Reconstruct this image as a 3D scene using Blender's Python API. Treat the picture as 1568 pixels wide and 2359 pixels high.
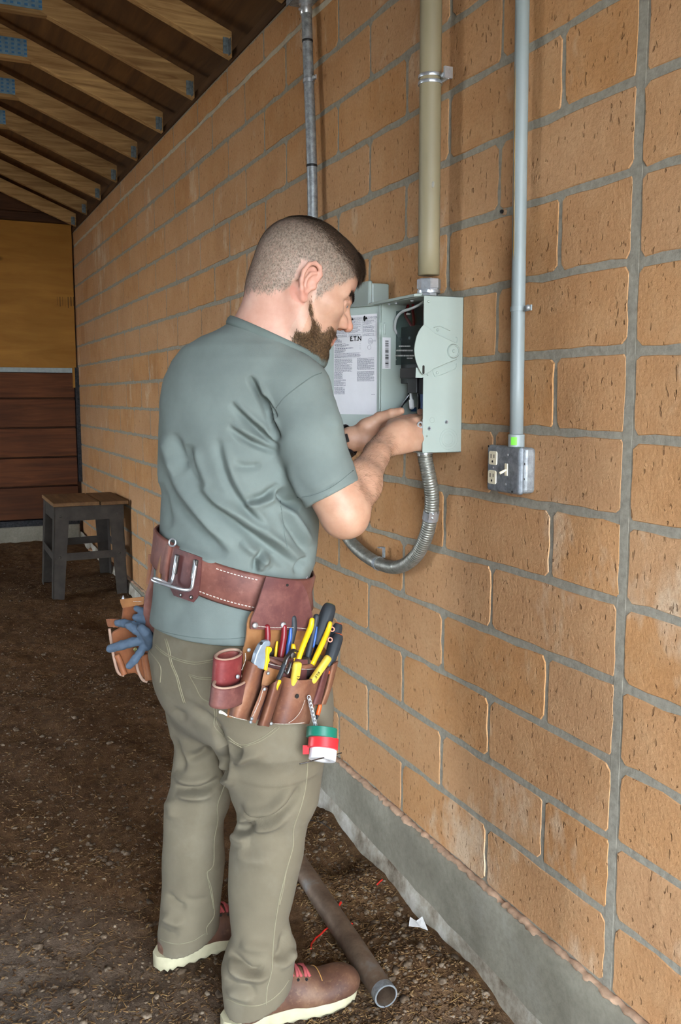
import bpy, math, random
import numpy as np
from mathutils import Matrix, Vector

for o in list(bpy.data.objects):
    bpy.data.objects.remove(o)
SC = bpy.context.scene
COL = SC.collection
RNG = random.Random(7)
NR = np.random.default_rng(11)

# ------------------------------------------------------------------ camera
F_PX, YAW, PITCH, ROLL = 2121.61, 0.426237, 0.124812, -0.000666
CAM = np.array([-1.11896, -1.25655, 1.34297])
_f = np.array([math.sin(YAW) * math.cos(PITCH), math.cos(YAW) * math.cos(PITCH), -math.sin(PITCH)])
_r = np.array([math.cos(YAW), -math.sin(YAW), 0.0])
_u = np.cross(_r, _f)
CR = _r * math.cos(ROLL) + _u * math.sin(ROLL)
CU = -_r * math.sin(ROLL) + _u * math.cos(ROLL)
CF = _f
cd = bpy.data.cameras.new('camera')
cam = bpy.data.objects.new('camera', cd)
COL.objects.link(cam)
cd.sensor_fit = 'VERTICAL'
cd.sensor_height = 36.0
cd.sensor_width = 24.0
cd.lens = F_PX / 2359.0 * 36.0
cd.clip_start = 0.02
cd.clip_end = 200
M = Matrix.Identity(4)
for i in range(3):
    M[i][0], M[i][1], M[i][2], M[i][3] = CR[i], CU[i], -CF[i], CAM[i]
cam.matrix_world = M
SC.camera = cam

# ------------------------------------------------------------------ light
SC.view_settings.view_transform = 'Standard'
SC.view_settings.look = 'None'
SC.view_settings.exposure = 0.16
SC.view_settings.gamma = 1.0
SC.view_settings.use_curve_mapping = False
W = bpy.data.worlds.new('overcast_sky')
SC.world = W
W.use_nodes = True
bg = W.node_tree.nodes['Background']
bg.inputs[0].default_value = (0.81, 0.92, 1.04, 1)
bg.inputs[1].default_value = 22
SC.cycles.max_bounces = 8
SC.cycles.diffuse_bounces = 5
SC.cycles.glossy_bounces = 4
SC.cycles.sample_clamp_indirect = 8.0
SC.cycles.use_denoising = True


# ------------------------------------------------------------------ pixel helpers (a pixel gives a direction, the caller gives the depth)
def ray(px, py):
    return (px - 784.0) / F_PX * CR - (py - 1179.5) / F_PX * CU + CF


def at(px, py, t):
    return CAM + t * ray(px, py)


def on(axis, val, px, py):
    d = ray(px, py)
    return CAM + (val - CAM[axis]) / d[axis] * d


def proj(X):
    d = np.asarray(X, float) - CAM
    z = d @ CF
    return np.stack([784 + F_PX * (d @ CR) / z, 1179.5 - F_PX * (d @ CU) / z], -1)


GS = 0.04                                   # the dirt floor rises towards the far end


def gz(y):
    return GS * y


def ong(px, py):
    d = ray(px, py)
    t = (GS * CAM[1] - CAM[2]) / (d[2] - GS * d[1])
    return CAM + t * d


# ------------------------------------------------------------------ mesh helpers
class G:
    """verts / faces collector"""
    def __init__(s):
        s.v = []
        s.f = []

    def add(s, v, f):
        n = len(s.v)
        s.v += [tuple(map(float, p)) for p in v]
        s.f += [tuple(i + n for i in q) for q in f]
        return s

    def merge(s, g):
        return s.add(g.v, g.f)

    def box(s, a, b):
        x0, y0, z0 = a
        x1, y1, z1 = b
        return s.add([(x0, y0, z0), (x1, y0, z0), (x1, y1, z0), (x0, y1, z0), (x0, y0, z1), (x1, y0, z1), (x1, y1, z1), (x0, y1, z1)],
                     [(0, 3, 2, 1), (4, 5, 6, 7), (0, 1, 5, 4), (1, 2, 6, 5), (2, 3, 7, 6), (3, 0, 4, 7)])

    def obox(s, c, ax, ay, az, h):
        """oriented box: centre, three unit axes, half sizes"""
        c, ax, ay, az = map(np.asarray, (c, ax, ay, az))
        v = [c + sx * h[0] * ax + sy * h[1] * ay + sz * h[2] * az for sz in (-1, 1) for sy in (-1, 1) for sx in (-1, 1)]
        return s.add(v, [(0, 2, 3, 1), (4, 5, 7, 6), (0, 1, 5, 4), (1, 3, 7, 5), (3, 2, 6, 7), (2, 0, 4, 6)])

    def tube(s, pts, r, n=12, cap=True, flat=1.0, up=None):
        """tube along a path; r number or list; flat squashes the second axis"""
        P = np.asarray(pts, float)
        m = len(P)
        R = np.broadcast_to(np.asarray(r, float), (m,))
        T = np.gradient(P, axis=0)
        T /= np.linalg.norm(T, axis=1)[:, None] + 1e-12
        a = np.asarray(up if up is not None else ([0, 0, 1] if abs(T[0][2]) < .9 else [1, 0, 0]), float)
        V = []
        x = np.cross(a, T[0])
        x /= np.linalg.norm(x)
        for i in range(m):
            x = x - (x @ T[i]) * T[i]
            x /= np.linalg.norm(x)
            y = np.cross(T[i], x)
            for k in range(n):
                w = 2 * math.pi * k / n
                V.append(P[i] + R[i] * (math.cos(w) * x + flat * math.sin(w) * y))
        Fc = []
        for i in range(m - 1):
            for k in range(n):
                k2 = (k + 1) % n
                Fc.append((i * n + k, i * n + k2, (i + 1) * n + k2, (i + 1) * n + k))
        if cap:
            Fc.append(tuple(range(n))[::-1])
            Fc.append(tuple((m - 1) * n + k for k in range(n)))
        return s.add(V, Fc)

    def lathe(s, c, axis, prof, n=20, ref=None, close=False):
        """profile [(radius, offset along axis)] turned about axis through c"""
        c = np.asarray(c, float)
        z = np.asarray(axis, float)
        z = z / np.linalg.norm(z)
        a = np.asarray(ref if ref is not None else ([0, 0, 1] if abs(z[2]) < .9 else [1, 0, 0]), float)
        x = np.cross(a, z)
        x /= np.linalg.norm(x)
        y = np.cross(z, x)
        V = []
        for (r, h) in prof:
            for k in range(n):
                w = 2 * math.pi * (k + .5) / n
                V.append(c + h * z + r * (math.cos(w) * x + math.sin(w) * y))
        m = len(prof)
        Fc = []
        for i in range(m if close else m - 1):
            j = (i + 1) % m
            for k in range(n):
                k2 = (k + 1) % n
                Fc.append((i * n + k, i * n + k2, j * n + k2, j * n + k))
        if not close:
            Fc.append(tuple(range(n))[::-1])
            Fc.append(tuple((m - 1) * n + k for k in range(n)))
        return s.add(V, Fc)

    def prism(s, poly, d):
        """polygon (3D points) extruded by vector d"""
        P = [np.asarray(p, float) for p in poly]
        n = len(P)
        V = P + [p + np.asarray(d) for p in P]
        Fc = [tuple(range(n))[::-1], tuple(range(n, 2 * n))]
        for k in range(n):
            k2 = (k + 1) % n
            Fc.append((k, k2, n + k2, n + k))
        return s.add(V, Fc)

    def sheet(s, grid, th=None, flip=False):
        """grid[i][j] of 3D points as a surface, given thickness th along normals"""
        Gd = np.asarray(grid, float)
        a, b = Gd.shape[:2]
        du = np.gradient(Gd, axis=0)
        dv = np.gradient(Gd, axis=1)
        N = np.cross(du, dv)
        N /= np.linalg.norm(N, axis=2)[..., None] + 1e-12
        if flip:
            N = -N
        V = Gd.reshape(-1, 3)
        Fc = [(i * b + j, (i + 1) * b + j, (i + 1) * b + j + 1, i * b + j + 1) for i in range(a - 1) for j in range(b - 1)]
        if th is None:
            return s.add(V, Fc)
        o = a * b
        V2 = (Gd - N * th).reshape(-1, 3)
        F2 = [tuple(q + o for q in f[::-1]) for f in Fc]
        E = [(i * b, (i + 1) * b) for i in range(a - 1)] + [((i + 1) * b + b - 1, i * b + b - 1) for i in range(a - 1)]
        E += [(j + 1, j) for j in range(b - 1)] + [((a - 1) * b + j, (a - 1) * b + j + 1) for j in range(b - 1)]
        F3 = [(p, p + o, q + o, q) for p, q in E]
        return s.add(np.vstack([V, V2]), Fc + F2 + F3)

    def ball(s, c, r, n=10, m=7, ax=None):
        """ellipsoid, r = radius or three radii"""
        r = np.broadcast_to(np.asarray(r, float), (3,))
        A = np.eye(3) if ax is None else np.asarray(ax, float)
        V = []
        for i in range(1, m):
            th = math.pi * i / m
            for k in range(n):
                w = 2 * math.pi * k / n
                p = np.array([math.sin(th) * math.cos(w), math.sin(th) * math.sin(w), math.cos(th)]) * r
                V.append(np.asarray(c) + p @ A)
        V.append(np.asarray(c) + np.array([0, 0, r[2]]) @ A)
        V.append(np.asarray(c) - np.array([0, 0, r[2]]) @ A)
        Fc = []
        for i in range(m - 2):
            for k in range(n):
                k2 = (k + 1) % n
                Fc.append((i * n + k, (i + 1) * n + k, (i + 1) * n + k2, i * n + k2))
        t, b = (m - 1) * n, (m - 1) * n + 1
        for k in range(n):
            k2 = (k + 1) % n
            Fc.append((t, k, k2))
            Fc.append((b, (m - 2) * n + k2, (m - 2) * n + k))
        return s.add(V, Fc)


def origin(o):
    p = np.zeros(3)
    while o is not None:
        p = p + np.array(o.location)
        o = o.parent
    return p


def mesh_np(name, V, Fq, smooth=False):
    me = bpy.data.meshes.new(name)
    V = np.ascontiguousarray(V, np.float32)
    Fq = np.asarray(Fq)
    if Fq.dtype != object and Fq.ndim == 2:
        n, k = Fq.shape
        me.vertices.add(len(V))
        me.vertices.foreach_set('co', V.ravel())
        me.loops.add(n * k)
        me.loops.foreach_set('vertex_index', np.ascontiguousarray(Fq, np.int32).ravel())
        me.polygons.add(n)
        me.polygons.foreach_set('loop_start', np.arange(0, n * k, k, dtype=np.int32))
        me.polygons.foreach_set('loop_total', np.full(n, k, np.int32))
        me.update(calc_edges=True)
    else:
        me.from_pydata([tuple(v) for v in V.tolist()], [], [tuple(f) for f in Fq])
    if smooth:
        me.polygons.foreach_set('use_smooth', np.ones(len(me.polygons), bool))
    return me


def obj(name, g, m, parent=None, smooth=False, label=None, bevel=0, seg=2, sub=0, autos=None):
    """one mesh object, geometry given in world coordinates"""
    if isinstance(g, tuple):
        V, Fc = g
    else:
        V, Fc = np.array(g.v, float), g.f
    off = origin(parent)
    V = np.asarray(V, float) - off
    if isinstance(Fc, list):
        me = bpy.data.meshes.new(name)
        me.from_pydata([tuple(v) for v in V.tolist()], [], Fc)
        if smooth:
            me.polygons.foreach_set('use_smooth', np.ones(len(me.polygons), bool))
    else:
        me = mesh_np(name, V, Fc, smooth)
    if m is not None:
        me.materials.append(m)
    if autos is not None:
        me.polygons.foreach_set('use_smooth', np.ones(len(me.polygons), bool))
        me.set_sharp_from_angle(angle=math.radians(autos))
    o = bpy.data.objects.new(name, me)
    COL.objects.link(o)
    o.parent = parent
    if bevel:
        b = o.modifiers.new('bevel', 'BEVEL')
        b.width = bevel
        b.segments = seg
        b.limit_method = 'ANGLE'
        b.angle_limit = math.radians(40)
    if sub:
        b = o.modifiers.new('subdivision', 'SUBSURF')
        b.levels = sub
        b.render_levels = sub
    if label:
        o['label'] = label
    return o


def tag(o, label=None, cat=None, group=None, kind=None):
    if label:
        o['label'] = label
    if cat:
        o['category'] = cat
    if group:
        o['group'] = group
    if kind:
        o['kind'] = kind
    return o


def thing(name, loc, label, cat, group=None):
    o = bpy.data.objects.new(name, None)
    COL.objects.link(o)
    o.location = tuple(map(float, loc))
    o.empty_display_size = 0.05
    return tag(o, label, cat, group)


def bez(pts, n=8):
    """Catmull-Rom through points, n samples per span"""
    P = np.asarray(pts, float)
    Q = np.vstack([2 * P[0] - P[1], P, 2 * P[-1] - P[-2]])
    out = []
    for i in range(1, len(Q) - 2):
        for k in range(n):
            t = k / n
            a, b, c, d = Q[i - 1:i + 3]
            out.append(.5 * ((2 * b) + (-a + c) * t + (2 * a - 5 * b + 4 * c - d) * t * t + (-a + 3 * b - 3 * c + d) * t ** 3))
    out.append(P[-1])
    return np.array(out)


# ------------------------------------------------------------------ material helpers
def C(r, g, b):
    f = lambda c: (c / 255 / 12.92) if c <= 10 else ((c / 255 + .055) / 1.055) ** 2.4
    return (f(r), f(g), f(b), 1)


class NM:
    def __init__(s, name, base=(.5, .5, .5, 1), rough=.6, metal=0.0, spec=.5, coord='Object'):
        s.m = bpy.data.materials.new(name)
        s.m.use_nodes = True
        s.t = s.m.node_tree
        s.b = s.t.nodes['Principled BSDF']
        s.b.inputs['Base Color'].default_value = base
        s.b.inputs['Roughness'].default_value = rough
        s.b.inputs['Metallic'].default_value = metal
        s.b.inputs['Specular IOR Level'].default_value = spec
        if coord == 'World':
            s.co = s.t.nodes.new('ShaderNodeNewGeometry').outputs['Position']
        else:
            s.co = s.t.nodes.new('ShaderNodeTexCoord').outputs[coord]

    def link(s, a, b):
        s.t.links.new(a, b)

    def n(s, typ, **kw):
        n = s.t.nodes.new(typ)
        for k, v in kw.items():
            setattr(n, k, v)
        return n

    def mapping(s, scale=(1, 1, 1), rot=(0, 0, 0), loc=(0, 0, 0), co=None):
        n = s.n('ShaderNodeMapping')
        n.inputs['Scale'].default_value = scale
        n.inputs['Rotation'].default_value = rot
        n.inputs['Location'].default_value = loc
        s.link(co or s.co, n.inputs['Vector'])
        return n.outputs[0]

    def noise(s, scale=5, detail=4, rough=.55, co=None, dist=0, color=False):
        n = s.n('ShaderNodeTexNoise')
        n.inputs['Scale'].default_value = scale
        n.inputs['Detail'].default_value = detail
        n.inputs['Roughness'].default_value = rough
        n.inputs['Distortion'].default_value = dist
        s.link(co or s.co, n.inputs['Vector'])
        return n.outputs['Color' if color else 'Fac']

    def voro(s, scale=5, co=None, feature='F1', out='Distance', rand=1):
        n = s.n('ShaderNodeTexVoronoi', feature=feature)
        n.inputs['Scale'].default_value = scale
        n.inputs['Randomness'].default_value = rand
        s.link(co or s.co, n.inputs['Vector'])
        return n.outputs[out]

    def wave(s, scale=5, dist=2, detail=2, co=None, direction='X', dscale=1):
        n = s.n('ShaderNodeTexWave', bands_direction=direction)
        n.inputs['Scale'].default_value = scale
        n.inputs['Distortion'].default_value = dist
        n.inputs['Detail'].default_value = detail
        n.inputs['Detail Scale'].default_value = dscale
        s.link(co or s.co, n.inputs['Vector'])
        return n.outputs['Fac']

    def ramp(s, fac, stops):
        n = s.n('ShaderNodeValToRGB')
        e = n.color_ramp.elements
        while len(e) < len(stops):
            e.new(.5)
        for k, (p, c) in enumerate(stops):
            e[k].position = p
            e[k].color = c if not isinstance(c, (int, float)) else (c, c, c, 1)
        s.link(fac, n.inputs[0])
        return n.outputs[0]

    def mix(s, fac, a, b, mode='MIX'):
        n = s.n('ShaderNodeMix', data_type='RGBA', blend_type=mode)
        if isinstance(fac, (int, float)):
            n.inputs[0].default_value = fac
        else:
            s.link(fac, n.inputs[0])
        for v, k in ((a, 6), (b, 7)):
            if isinstance(v, tuple):
                n.inputs[k].default_value = v
            else:
                s.link(v, n.inputs[k])
        return n.outputs[2]

    def math(s, op, a, b=None):
        n = s.n('ShaderNodeMath', operation=op)
        for v, k in ((a, 0), (b, 1)):
            if v is None:
                continue
            if isinstance(v, (int, float)):
                n.inputs[k].default_value = v
            else:
                s.link(v, n.inputs[k])
        return n.outputs[0]

    def rnd(s):
        return s.n('ShaderNodeObjectInfo').outputs['Random']

    def col(s, c):
        s.link(c, s.b.inputs['Base Color'])
        return s

    def rgh(s, c):
        s.link(c, s.b.inputs['Roughness'])
        return s

    def bump(s, h, strength=.3, dist=.01):
        n = s.n('ShaderNodeBump')
        n.inputs['Strength'].default_value = strength
        n.inputs['Distance'].default_value = dist
        s.link(h, n.inputs['Height'])
        s.link(n.outputs[0], s.b.inputs['Normal'])
        return s


def plain(name, c, rough=.5, metal=0, spec=.5, var=.12, scale=40, bump=0.0):
    """painted / moulded surface with a little tonal unevenness"""
    k = NM(name, c, rough, metal, spec)
    f = k.noise(scale, 3)
    lo = tuple(x * (1 - var) for x in c[:3]) + (1,)
    hi = tuple(min(1, x * (1 + var)) for x in c[:3]) + (1,)
    k.col(k.ramp(f, [(.3, lo), (.7, hi)]))
    if bump:
        k.bump(f, bump, .002)
    return k.m
# ================================================================== materials of the place
def m_block():
    k = NM('clay_block', coord='World')
    big = k.noise(3.2, 3)
    mid = k.noise(14, 4, .6)
    fine = k.noise(120, 3, .7)
    c = k.ramp(big, [(.3, C(172, 122, 76)), (.5, C(186, 136, 89)), (.72, C(198, 150, 105))])
    r = k.rnd()
    c = k.mix(k.ramp(r, [(0, 0.0), (1, .55)]), c, C(184, 146, 112))
    c = k.mix(k.ramp(mid, [(.45, 0.0), (.75, .45)]), c, C(196, 158, 118))
    # lime bloom and scuffs
    st = k.noise(2.6, 5, .75, co=k.mapping((1, 1, .55), loc=(3, 1, 7)))
    c = k.mix(k.ramp(st, [(.585, 0.0), (.69, .6)]), c, C(214, 194, 168))
    # small dark pits drawn out vertically
    pit = k.noise(95, 2, .6, co=k.mapping((1, 1, .45)))
    pm = k.ramp(pit, [(.65, 0.0), (.71, 1.0)])
    c = k.mix(k.math('MULTIPLY', pm, .6), c, C(104, 74, 48))
    c = k.mix(k.ramp(fine, [(.35, .22), (.6, 0.0)]), c, C(132, 92, 54))
    k.col(c)
    k.b.inputs['Roughness'].default_value = .92
    k.b.inputs['Specular IOR Level'].default_value = .2
    h = k.math('SUBTRACT', k.math('ADD', k.math('MULTIPLY', fine, .5), k.math('MULTIPLY', mid, .8)), k.math('MULTIPLY', pm, .7))
    k.bump(h, .8, .005)
    return k.m


def m_mortar():
    k = NM('mortar', coord='World', rough=.95, spec=.2)
    f = k.noise(60, 5, .7)
    c = k.ramp(f, [(.3, C(126, 120, 108)), (.7, C(160, 153, 138))])
    k.col(c).bump(f, .5, .004)
    return k.m


def m_concrete():
    k = NM('old_concrete', coord='World', rough=.9, spec=.25)
    a = k.noise(4, 5, .6)
    b = k.noise(70, 4, .7)
    c = k.ramp(a, [(.3, C(112, 106, 92)), (.55, C(138, 132, 116)), (.75, C(156, 150, 136))])
    c = k.mix(k.ramp(b, [(.3, .3), (.6, 0.0)]), c, C(84, 76, 62))
    k.col(c).bump(b, .35, .003)
    return k.m


def m_lime():
    k = NM('limewash', coord='World', rough=.9, spec=.2)
    a = k.noise(9, 5, .7)
    b = k.noise(80, 4, .7)
    c = k.ramp(a, [(.32, C(96, 82, 66)), (.5, C(156, 146, 130)), (.7, C(192, 186, 174))])
    k.col(c).bump(b, .4, .004)
    return k.m


def m_dirt():
    k = NM('barn_dirt', coord='World', rough=.95, spec=.15)
    a = k.noise(1.4, 5, .6)
    b = k.noise(26, 6, .75)
    s = k.noise(210, 3, .8)
    c = k.ramp(b, [(.28, C(58, 40, 25)), (.5, C(98, 71, 46)), (.72, C(130, 99, 68))])
    c = k.mix(k.ramp(a, [(.4, 0.0), (.68, .6)]), c, C(64, 44, 28))
    c = k.mix(k.ramp(s, [(.60, 0.0), (.72, .75)]), c, C(160, 128, 84))
    # cool daylight on the near-left floor, painted in as a greyer tone
    g = k.n('ShaderNodeSeparateXYZ')
    k.link(k.co, g.inputs[0])
    d = k.math('ADD', k.math('ADD', g.outputs[1], k.math('MULTIPLY', g.outputs[0], 1.1)), k.math('MULTIPLY', a, 1.0))
    gm = k.ramp(k.math('MULTIPLY_ADD', d, -.7), [(0.0, 0.0), (.5, .75)])
    c = k.mix(gm, c, k.ramp(b, [(.3, C(88, 80, 72)), (.7, C(134, 126, 116))]))
    k.col(c)
    k.bump(k.math('ADD', b, k.math('MULTIPLY', s, .4)), .9, .02)
    return k.m


def m_wood(name, dark, lite, axis='X', scale=3.0, knots=True, rough=.75, coord='Object', stretch=14):
    k = NM(name, coord=coord, rough=rough, spec=.3)
    off = k.n('ShaderNodeVectorMath', operation='ADD')
    rv = k.n('ShaderNodeCombineXYZ')
    r = k.rnd()
    for i, mlt in enumerate((17, 31, 43)):
        k.link(k.math('MULTIPLY', r, mlt), rv.inputs[i])
    k.link(k.co, off.inputs[0])
    k.link(rv.outputs[0], off.inputs[1])
    sc = {'X': (1, stretch, stretch), 'Y': (stretch, 1, stretch), 'Z': (stretch, stretch, 1)}[axis]
    g = k.noise(scale, 5, .6, co=k.mapping(sc, co=off.outputs[0]), dist=.6)
    big = k.noise(2.2, 3, co=off.outputs[0])
    c = k.ramp(g, [(.25, dark), (.5, tuple((a + b) / 2 for a, b in zip(dark, lite))), (.75, lite)])
    c = k.mix(k.ramp(big, [(.35, .45), (.65, 0.0)]), c, dark)
    if knots:
        sk = {'X': (.55, 1, 1), 'Y': (1, .55, 1), 'Z': (1, 1, .55)}[axis]
        v = k.voro(3.4, co=k.mapping(sk, co=off.outputs[0]))
        kd = tuple(x * .25 for x in dark[:3]) + (1,)
        c = k.mix(k.ramp(v, [(.03, .9), (.09, 0.0)]), c, kd)
    t = k.ramp(r, [(0, .72), (1, 1.12)])
    c = k.mix(1.0, c, t, 'MULTIPLY')
    k.col(c).bump(g, .25, .002)
    return k.m


def m_metal(name, c, rough=.35, dirt=.25, metal=1.0, scale=60):
    k = NM(name, c, rough, metal)
    f = k.noise(scale, 4, .7)
    lo = tuple(x * (1 - dirt * 1.6) for x in c[:3]) + (1,)
    k.col(k.ramp(f, [(.32, lo), (.62, c)]))
    k.rgh(k.ramp(f, [(.3, min(1, rough + .2)), (.7, rough)]))
    return k.m


M_BLOCK = m_block()
M_MORT = m_mortar()
M_CONC = m_concrete()
M_LIME = m_lime()
M_DIRT = m_dirt()
M_PINE = m_wood('truss_pine', C(118, 84, 48), C(204, 166, 112), 'X', 3.6)
M_SHEATH = m_wood('roof_sheathing', C(66, 42, 20), C(112, 76, 40), 'Y', 2.0, False)
M_PLY = m_wood('plywood', C(140, 92, 32), C(178, 126, 54), 'X', 1.6, True, stretch=6)
M_PLANK = m_wood('stained_plank', C(62, 30, 14), C(116, 66, 34), 'X', 2.4, True)
M_BEAM = m_wood('dark_beam', C(52, 30, 16), C(96, 60, 34), 'X', 2.4, False)
M_SILL = m_wood('sill_board', C(58, 38, 22), C(104, 74, 46), 'Y', 2.4, False)
M_STEEL = m_metal('galvanised_steel', C(168, 172, 174), .42, .3, .6)
M_CHROME = m_metal('zinc_bright', C(206, 210, 214), .26, .12, .8)
M_DKSTEEL = m_metal('dark_channel', C(70, 70, 72), .6, .3)
M_PLATE = plain('blue_nail_plate', C(112, 140, 158), .45, .4, var=.2)
M_BLACK = plain('black_tape', C(22, 22, 24), .5)

# ================================================================== the wall of clay blocks
HB, CO, Z0 = 0.2032, 0.148338, 1.275        # half block, course, height of the joint above the outlet box
YB = 6.06                                   # face of the far wall
CEIL_Z = 2.568
wall = obj('wall_right', G().box((0.0005, -2.4, .237), (0.16, YB + .2, CEIL_Z)), M_MORT)
tag(wall, 'long tan clay block wall with grey mortar joints', kind='structure')


def block_mesh(name, L, h, seed, fy=1.0):
    rg = random.Random(seed)
    r = min(.012, h * .2)
    pts = []
    def edge(p, q, n):
        for i in range(1, n):
            pts.append([p[0] + (q[0] - p[0]) * i / n, p[1] + (q[1] - p[1]) * i / n])
    a, b = L / 2, h / 2
    rr = [r * rg.uniform(.25, 1.1) for _ in range(4)]
    cor = [(-a, -b), (a, -b), (a, b), (-a, b)]
    for k in range(4):
        p, q = cor[k], cor[(k + 1) % 4]
        d = np.array(q) - np.array(p)
        ln = np.linalg.norm(d)
        d /= ln
        p2, q2 = np.array(p) + d * rr[k], np.array(q) - d * rr[(k + 1) % 4]
        pts.append(list(p2))
        edge(p2, q2, 8 if ln > .25 else 4)
        pts.append(list(q2))
    P = np.array(pts)
    P += np.array([[rg.gauss(0, .0011), rg.gauss(0, .0014)] for _ in pts])
    n = len(P)
    inn = P * np.array([1 - .004 / L, 1 - .005 / h])
    V = [(-.0014, p[0], p[1]) for p in inn] + [(.0018, p[0], p[1]) for p in P] + [(.02, p[0], p[1]) for p in P]
    Fc = [tuple(range(n))]
    for s in range(2):
        for k in range(n):
            k2 = (k + 1) % n
            Fc.append((s * n + k, (s + 1) * n + k, (s + 1) * n + k2, s * n + k2))
    me = bpy.data.meshes.new(name)
    me.from_pydata(V, [], Fc)
    me.update()
    me.materials.append(M_BLOCK)
    return me


JV, JH = .0125, .0135
full = [block_mesh('block', 2 * HB - JV, CO - JH, 100 + i) for i in range(12)]
half = [block_mesh('block', HB - JV, CO - JH, 200 + i) for i in range(6)]
topf = [block_mesh('block', 2 * HB - JV, .107 - JH, 300 + i) for i in range(6)]
toph = [block_mesh('block', HB - JV, .107 - JH, 350 + i) for i in range(3)]
others = G()


def place_block(mesh, y, z, seen=True):
    if not seen:
        others.add([(v.co.x, v.co.y + y, v.co.z + z) for v in mesh.vertices], [tuple(p.vertices) for p in mesh.polygons])
        return
    o = bpy.data.objects.new('block', mesh)
    COL.objects.link(o)
    o.parent = wall
    o.location = (RNG.uniform(-.0005, .0003), y + RNG.uniform(-.0015, .0015), z + RNG.uniform(-.0012, .0012))
    o.rotation_euler = (RNG.gauss(0, .0022), RNG.gauss(0, .0015), RNG.gauss(0, .0006))


count_hidden = 0
for r in range(-7, 9):
    zc = Z0 + (r + .5) * CO
    F_, H_ = (topf, toph) if r == 8 else (full, half)
    if r == 8:
        zc = Z0 + 8 * CO + .0535
    par = 1 if r % 2 == 0 else 0            # even rows break on odd half-blocks
    edges = [0] + list(range(par if par else 2, 31, 2))
    if edges[-1] < 30:
        edges.append(30)
    for a, b in zip(edges[:-1], edges[1:]):
        ya, yb = a * HB, b * HB
        if a == 0:
            ya += .006
        yc = (ya + yb) / 2
        q = proj([[0, ya, zc], [0, yb, zc]])
        seen = (q[:, 1].min() < 2420) and (q[:, 1].max() > -70)
        place_block(RNG.choice(F_ if b - a == 2 else H_), yc, zc, seen)
    for k in range(6):                      # past the control joint, towards the doorway
        ya = -(.008 + k * 2 * HB) if par == 0 else -(.008 + (k * 2 - 1) * HB)
        if par == 1 and k == 0:
            place_block(RNG.choice(H_), -.008 - HB / 2, zc - .004, True)
            continue
        place_block(RNG.choice(F_), ya - HB, zc - .004, k == 0)
oo = obj('block', others, M_BLOCK, wall)
oo['kind'] = 'stuff'
# raked control joint
obj('control_joint', G().box((-.0004, -.011, .237), (.02, .011, CEIL_Z)), M_MORT, wall, label='continuous vertical mortar joint')
# thin mortar skim line under the top course
pl = [np.array([-.001 + RNG.uniform(-.001, .001), y, Z0 + 8 * CO + RNG.uniform(-.003, .003)]) for y in np.arange(1.0, 6.05, .05)]
obj('mortar_smear', G().tube(pl, [RNG.uniform(.006, .0115) for _ in pl], 6, flat=.35, up=(1, 0, 0)), plain('pale_mortar', C(176, 166, 146), .9), wall, label='pale mortar smeared under the top course')
# screw anchor left in a joint
sa = thing('wall_screw', on(0, 0, 1163, 488), 'small rusty screw anchor sticking out of a mortar joint by the big conduit', 'screw')
p0 = on(0, 0, 1163, 488)
obj('anchor', G().lathe(p0 + [.002, 0, 0], (-1, 0, 0), [(.0065, 0), (.0065, .006), (.005, .008)], 10), plain('anchor_plastic', C(150, 120, 90), .6), sa, smooth=False)
obj('screw_head', G().lathe(p0 + [-.006, 0, 0], (-1, 0, 0), [(.004, 0), (.004, .004), (.002, .006)], 8), M_DKSTEEL, sa)

# ------------------------------------------------------------------ concrete footing
NY = 160
ys = np.linspace(-2.4, YB, NY)
def footing():
    rows = []
    n1 = NR.normal(0, .0018, NY)
    wob = np.convolve(NR.normal(0, 1, NY + 8), np.ones(9) / 9, 'valid')
    prof = [(.02, .2372), (-.012, .2366), (-.02, .229), (-.021, .18), (-.021, .12), (-.0235, .06), (-.027, .03), (-.034, -.02), (-.055, -.10), (-.06, -.25)]
    for j, (x, z) in enumerate(prof):
        rows.append([(x + n1[i] + (wob[i] * .004 if j >= 6 else 0) + (wob[-i - 1] * .006 if 0 < j < 3 else 0), ys[i], z + (gz(ys[i]) * (1 if j > 4 else .0))) for i in range(NY)])
    return rows
R_ = footing()
ft = obj('trim_1', G().sheet(R_[:6]), M_CONC, None, autos=50)
tag(ft, 'grey concrete footing running under the block wall', kind='structure')
obj('lime_skirt', G().sheet(R_[5:]), M_LIME, ft, smooth=True, label='whitewashed splash along the foot of the footing')
# crumbly mortar ledge between footing and first course
pl = [np.array([-.004 + RNG.uniform(-.003, .002), y, .236 + RNG.uniform(-.003, .003)]) for y in np.arange(-1.2, 5.0, .011)]
obj('mortar_ledge', G().tube(pl, [RNG.uniform(.008, .0135) for _ in pl], 8, flat=.55, up=(0, 0, 1)), plain('pink_mortar', C(168, 136, 110), .95, bump=.9, var=.35), ft, smooth=True, label='crumbling pinkish mortar bead on the footing')

# ------------------------------------------------------------------ dirt floor
def vnoise(x, y, s, seed):
    """value noise on a lattice"""
    r = np.random.default_rng(seed)
    T = r.random((128, 128))
    x, y = x * s, y * s
    i, j = np.floor(x).astype(int), np.floor(y).astype(int)
    u, v = x - i, y - j
    u, v = u * u * (3 - 2 * u), v * v * (3 - 2 * v)
    g = lambda a, b: T[a % 128, b % 128]
    return (g(i, j) * (1 - u) + g(i + 1, j) * u) * (1 - v) + (g(i, j + 1) * (1 - u) + g(i + 1, j + 1) * u) * v - .5


PITS = [(ong(770, 1985), .10, .05), (ong(235, 1425), .22, .035), (ong(330, 1290), .2, .02), (ong(840, 2120), .12, .02)]
HEAP = [(ong(940, 2230), .16, .025), (ong(790, 1880), .14, .03), (ong(1010, 2290), .14, .02), (ong(700, 2050), .1, .012)]
FEET = [(-.46, .44), (-.58, .74)]


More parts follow.
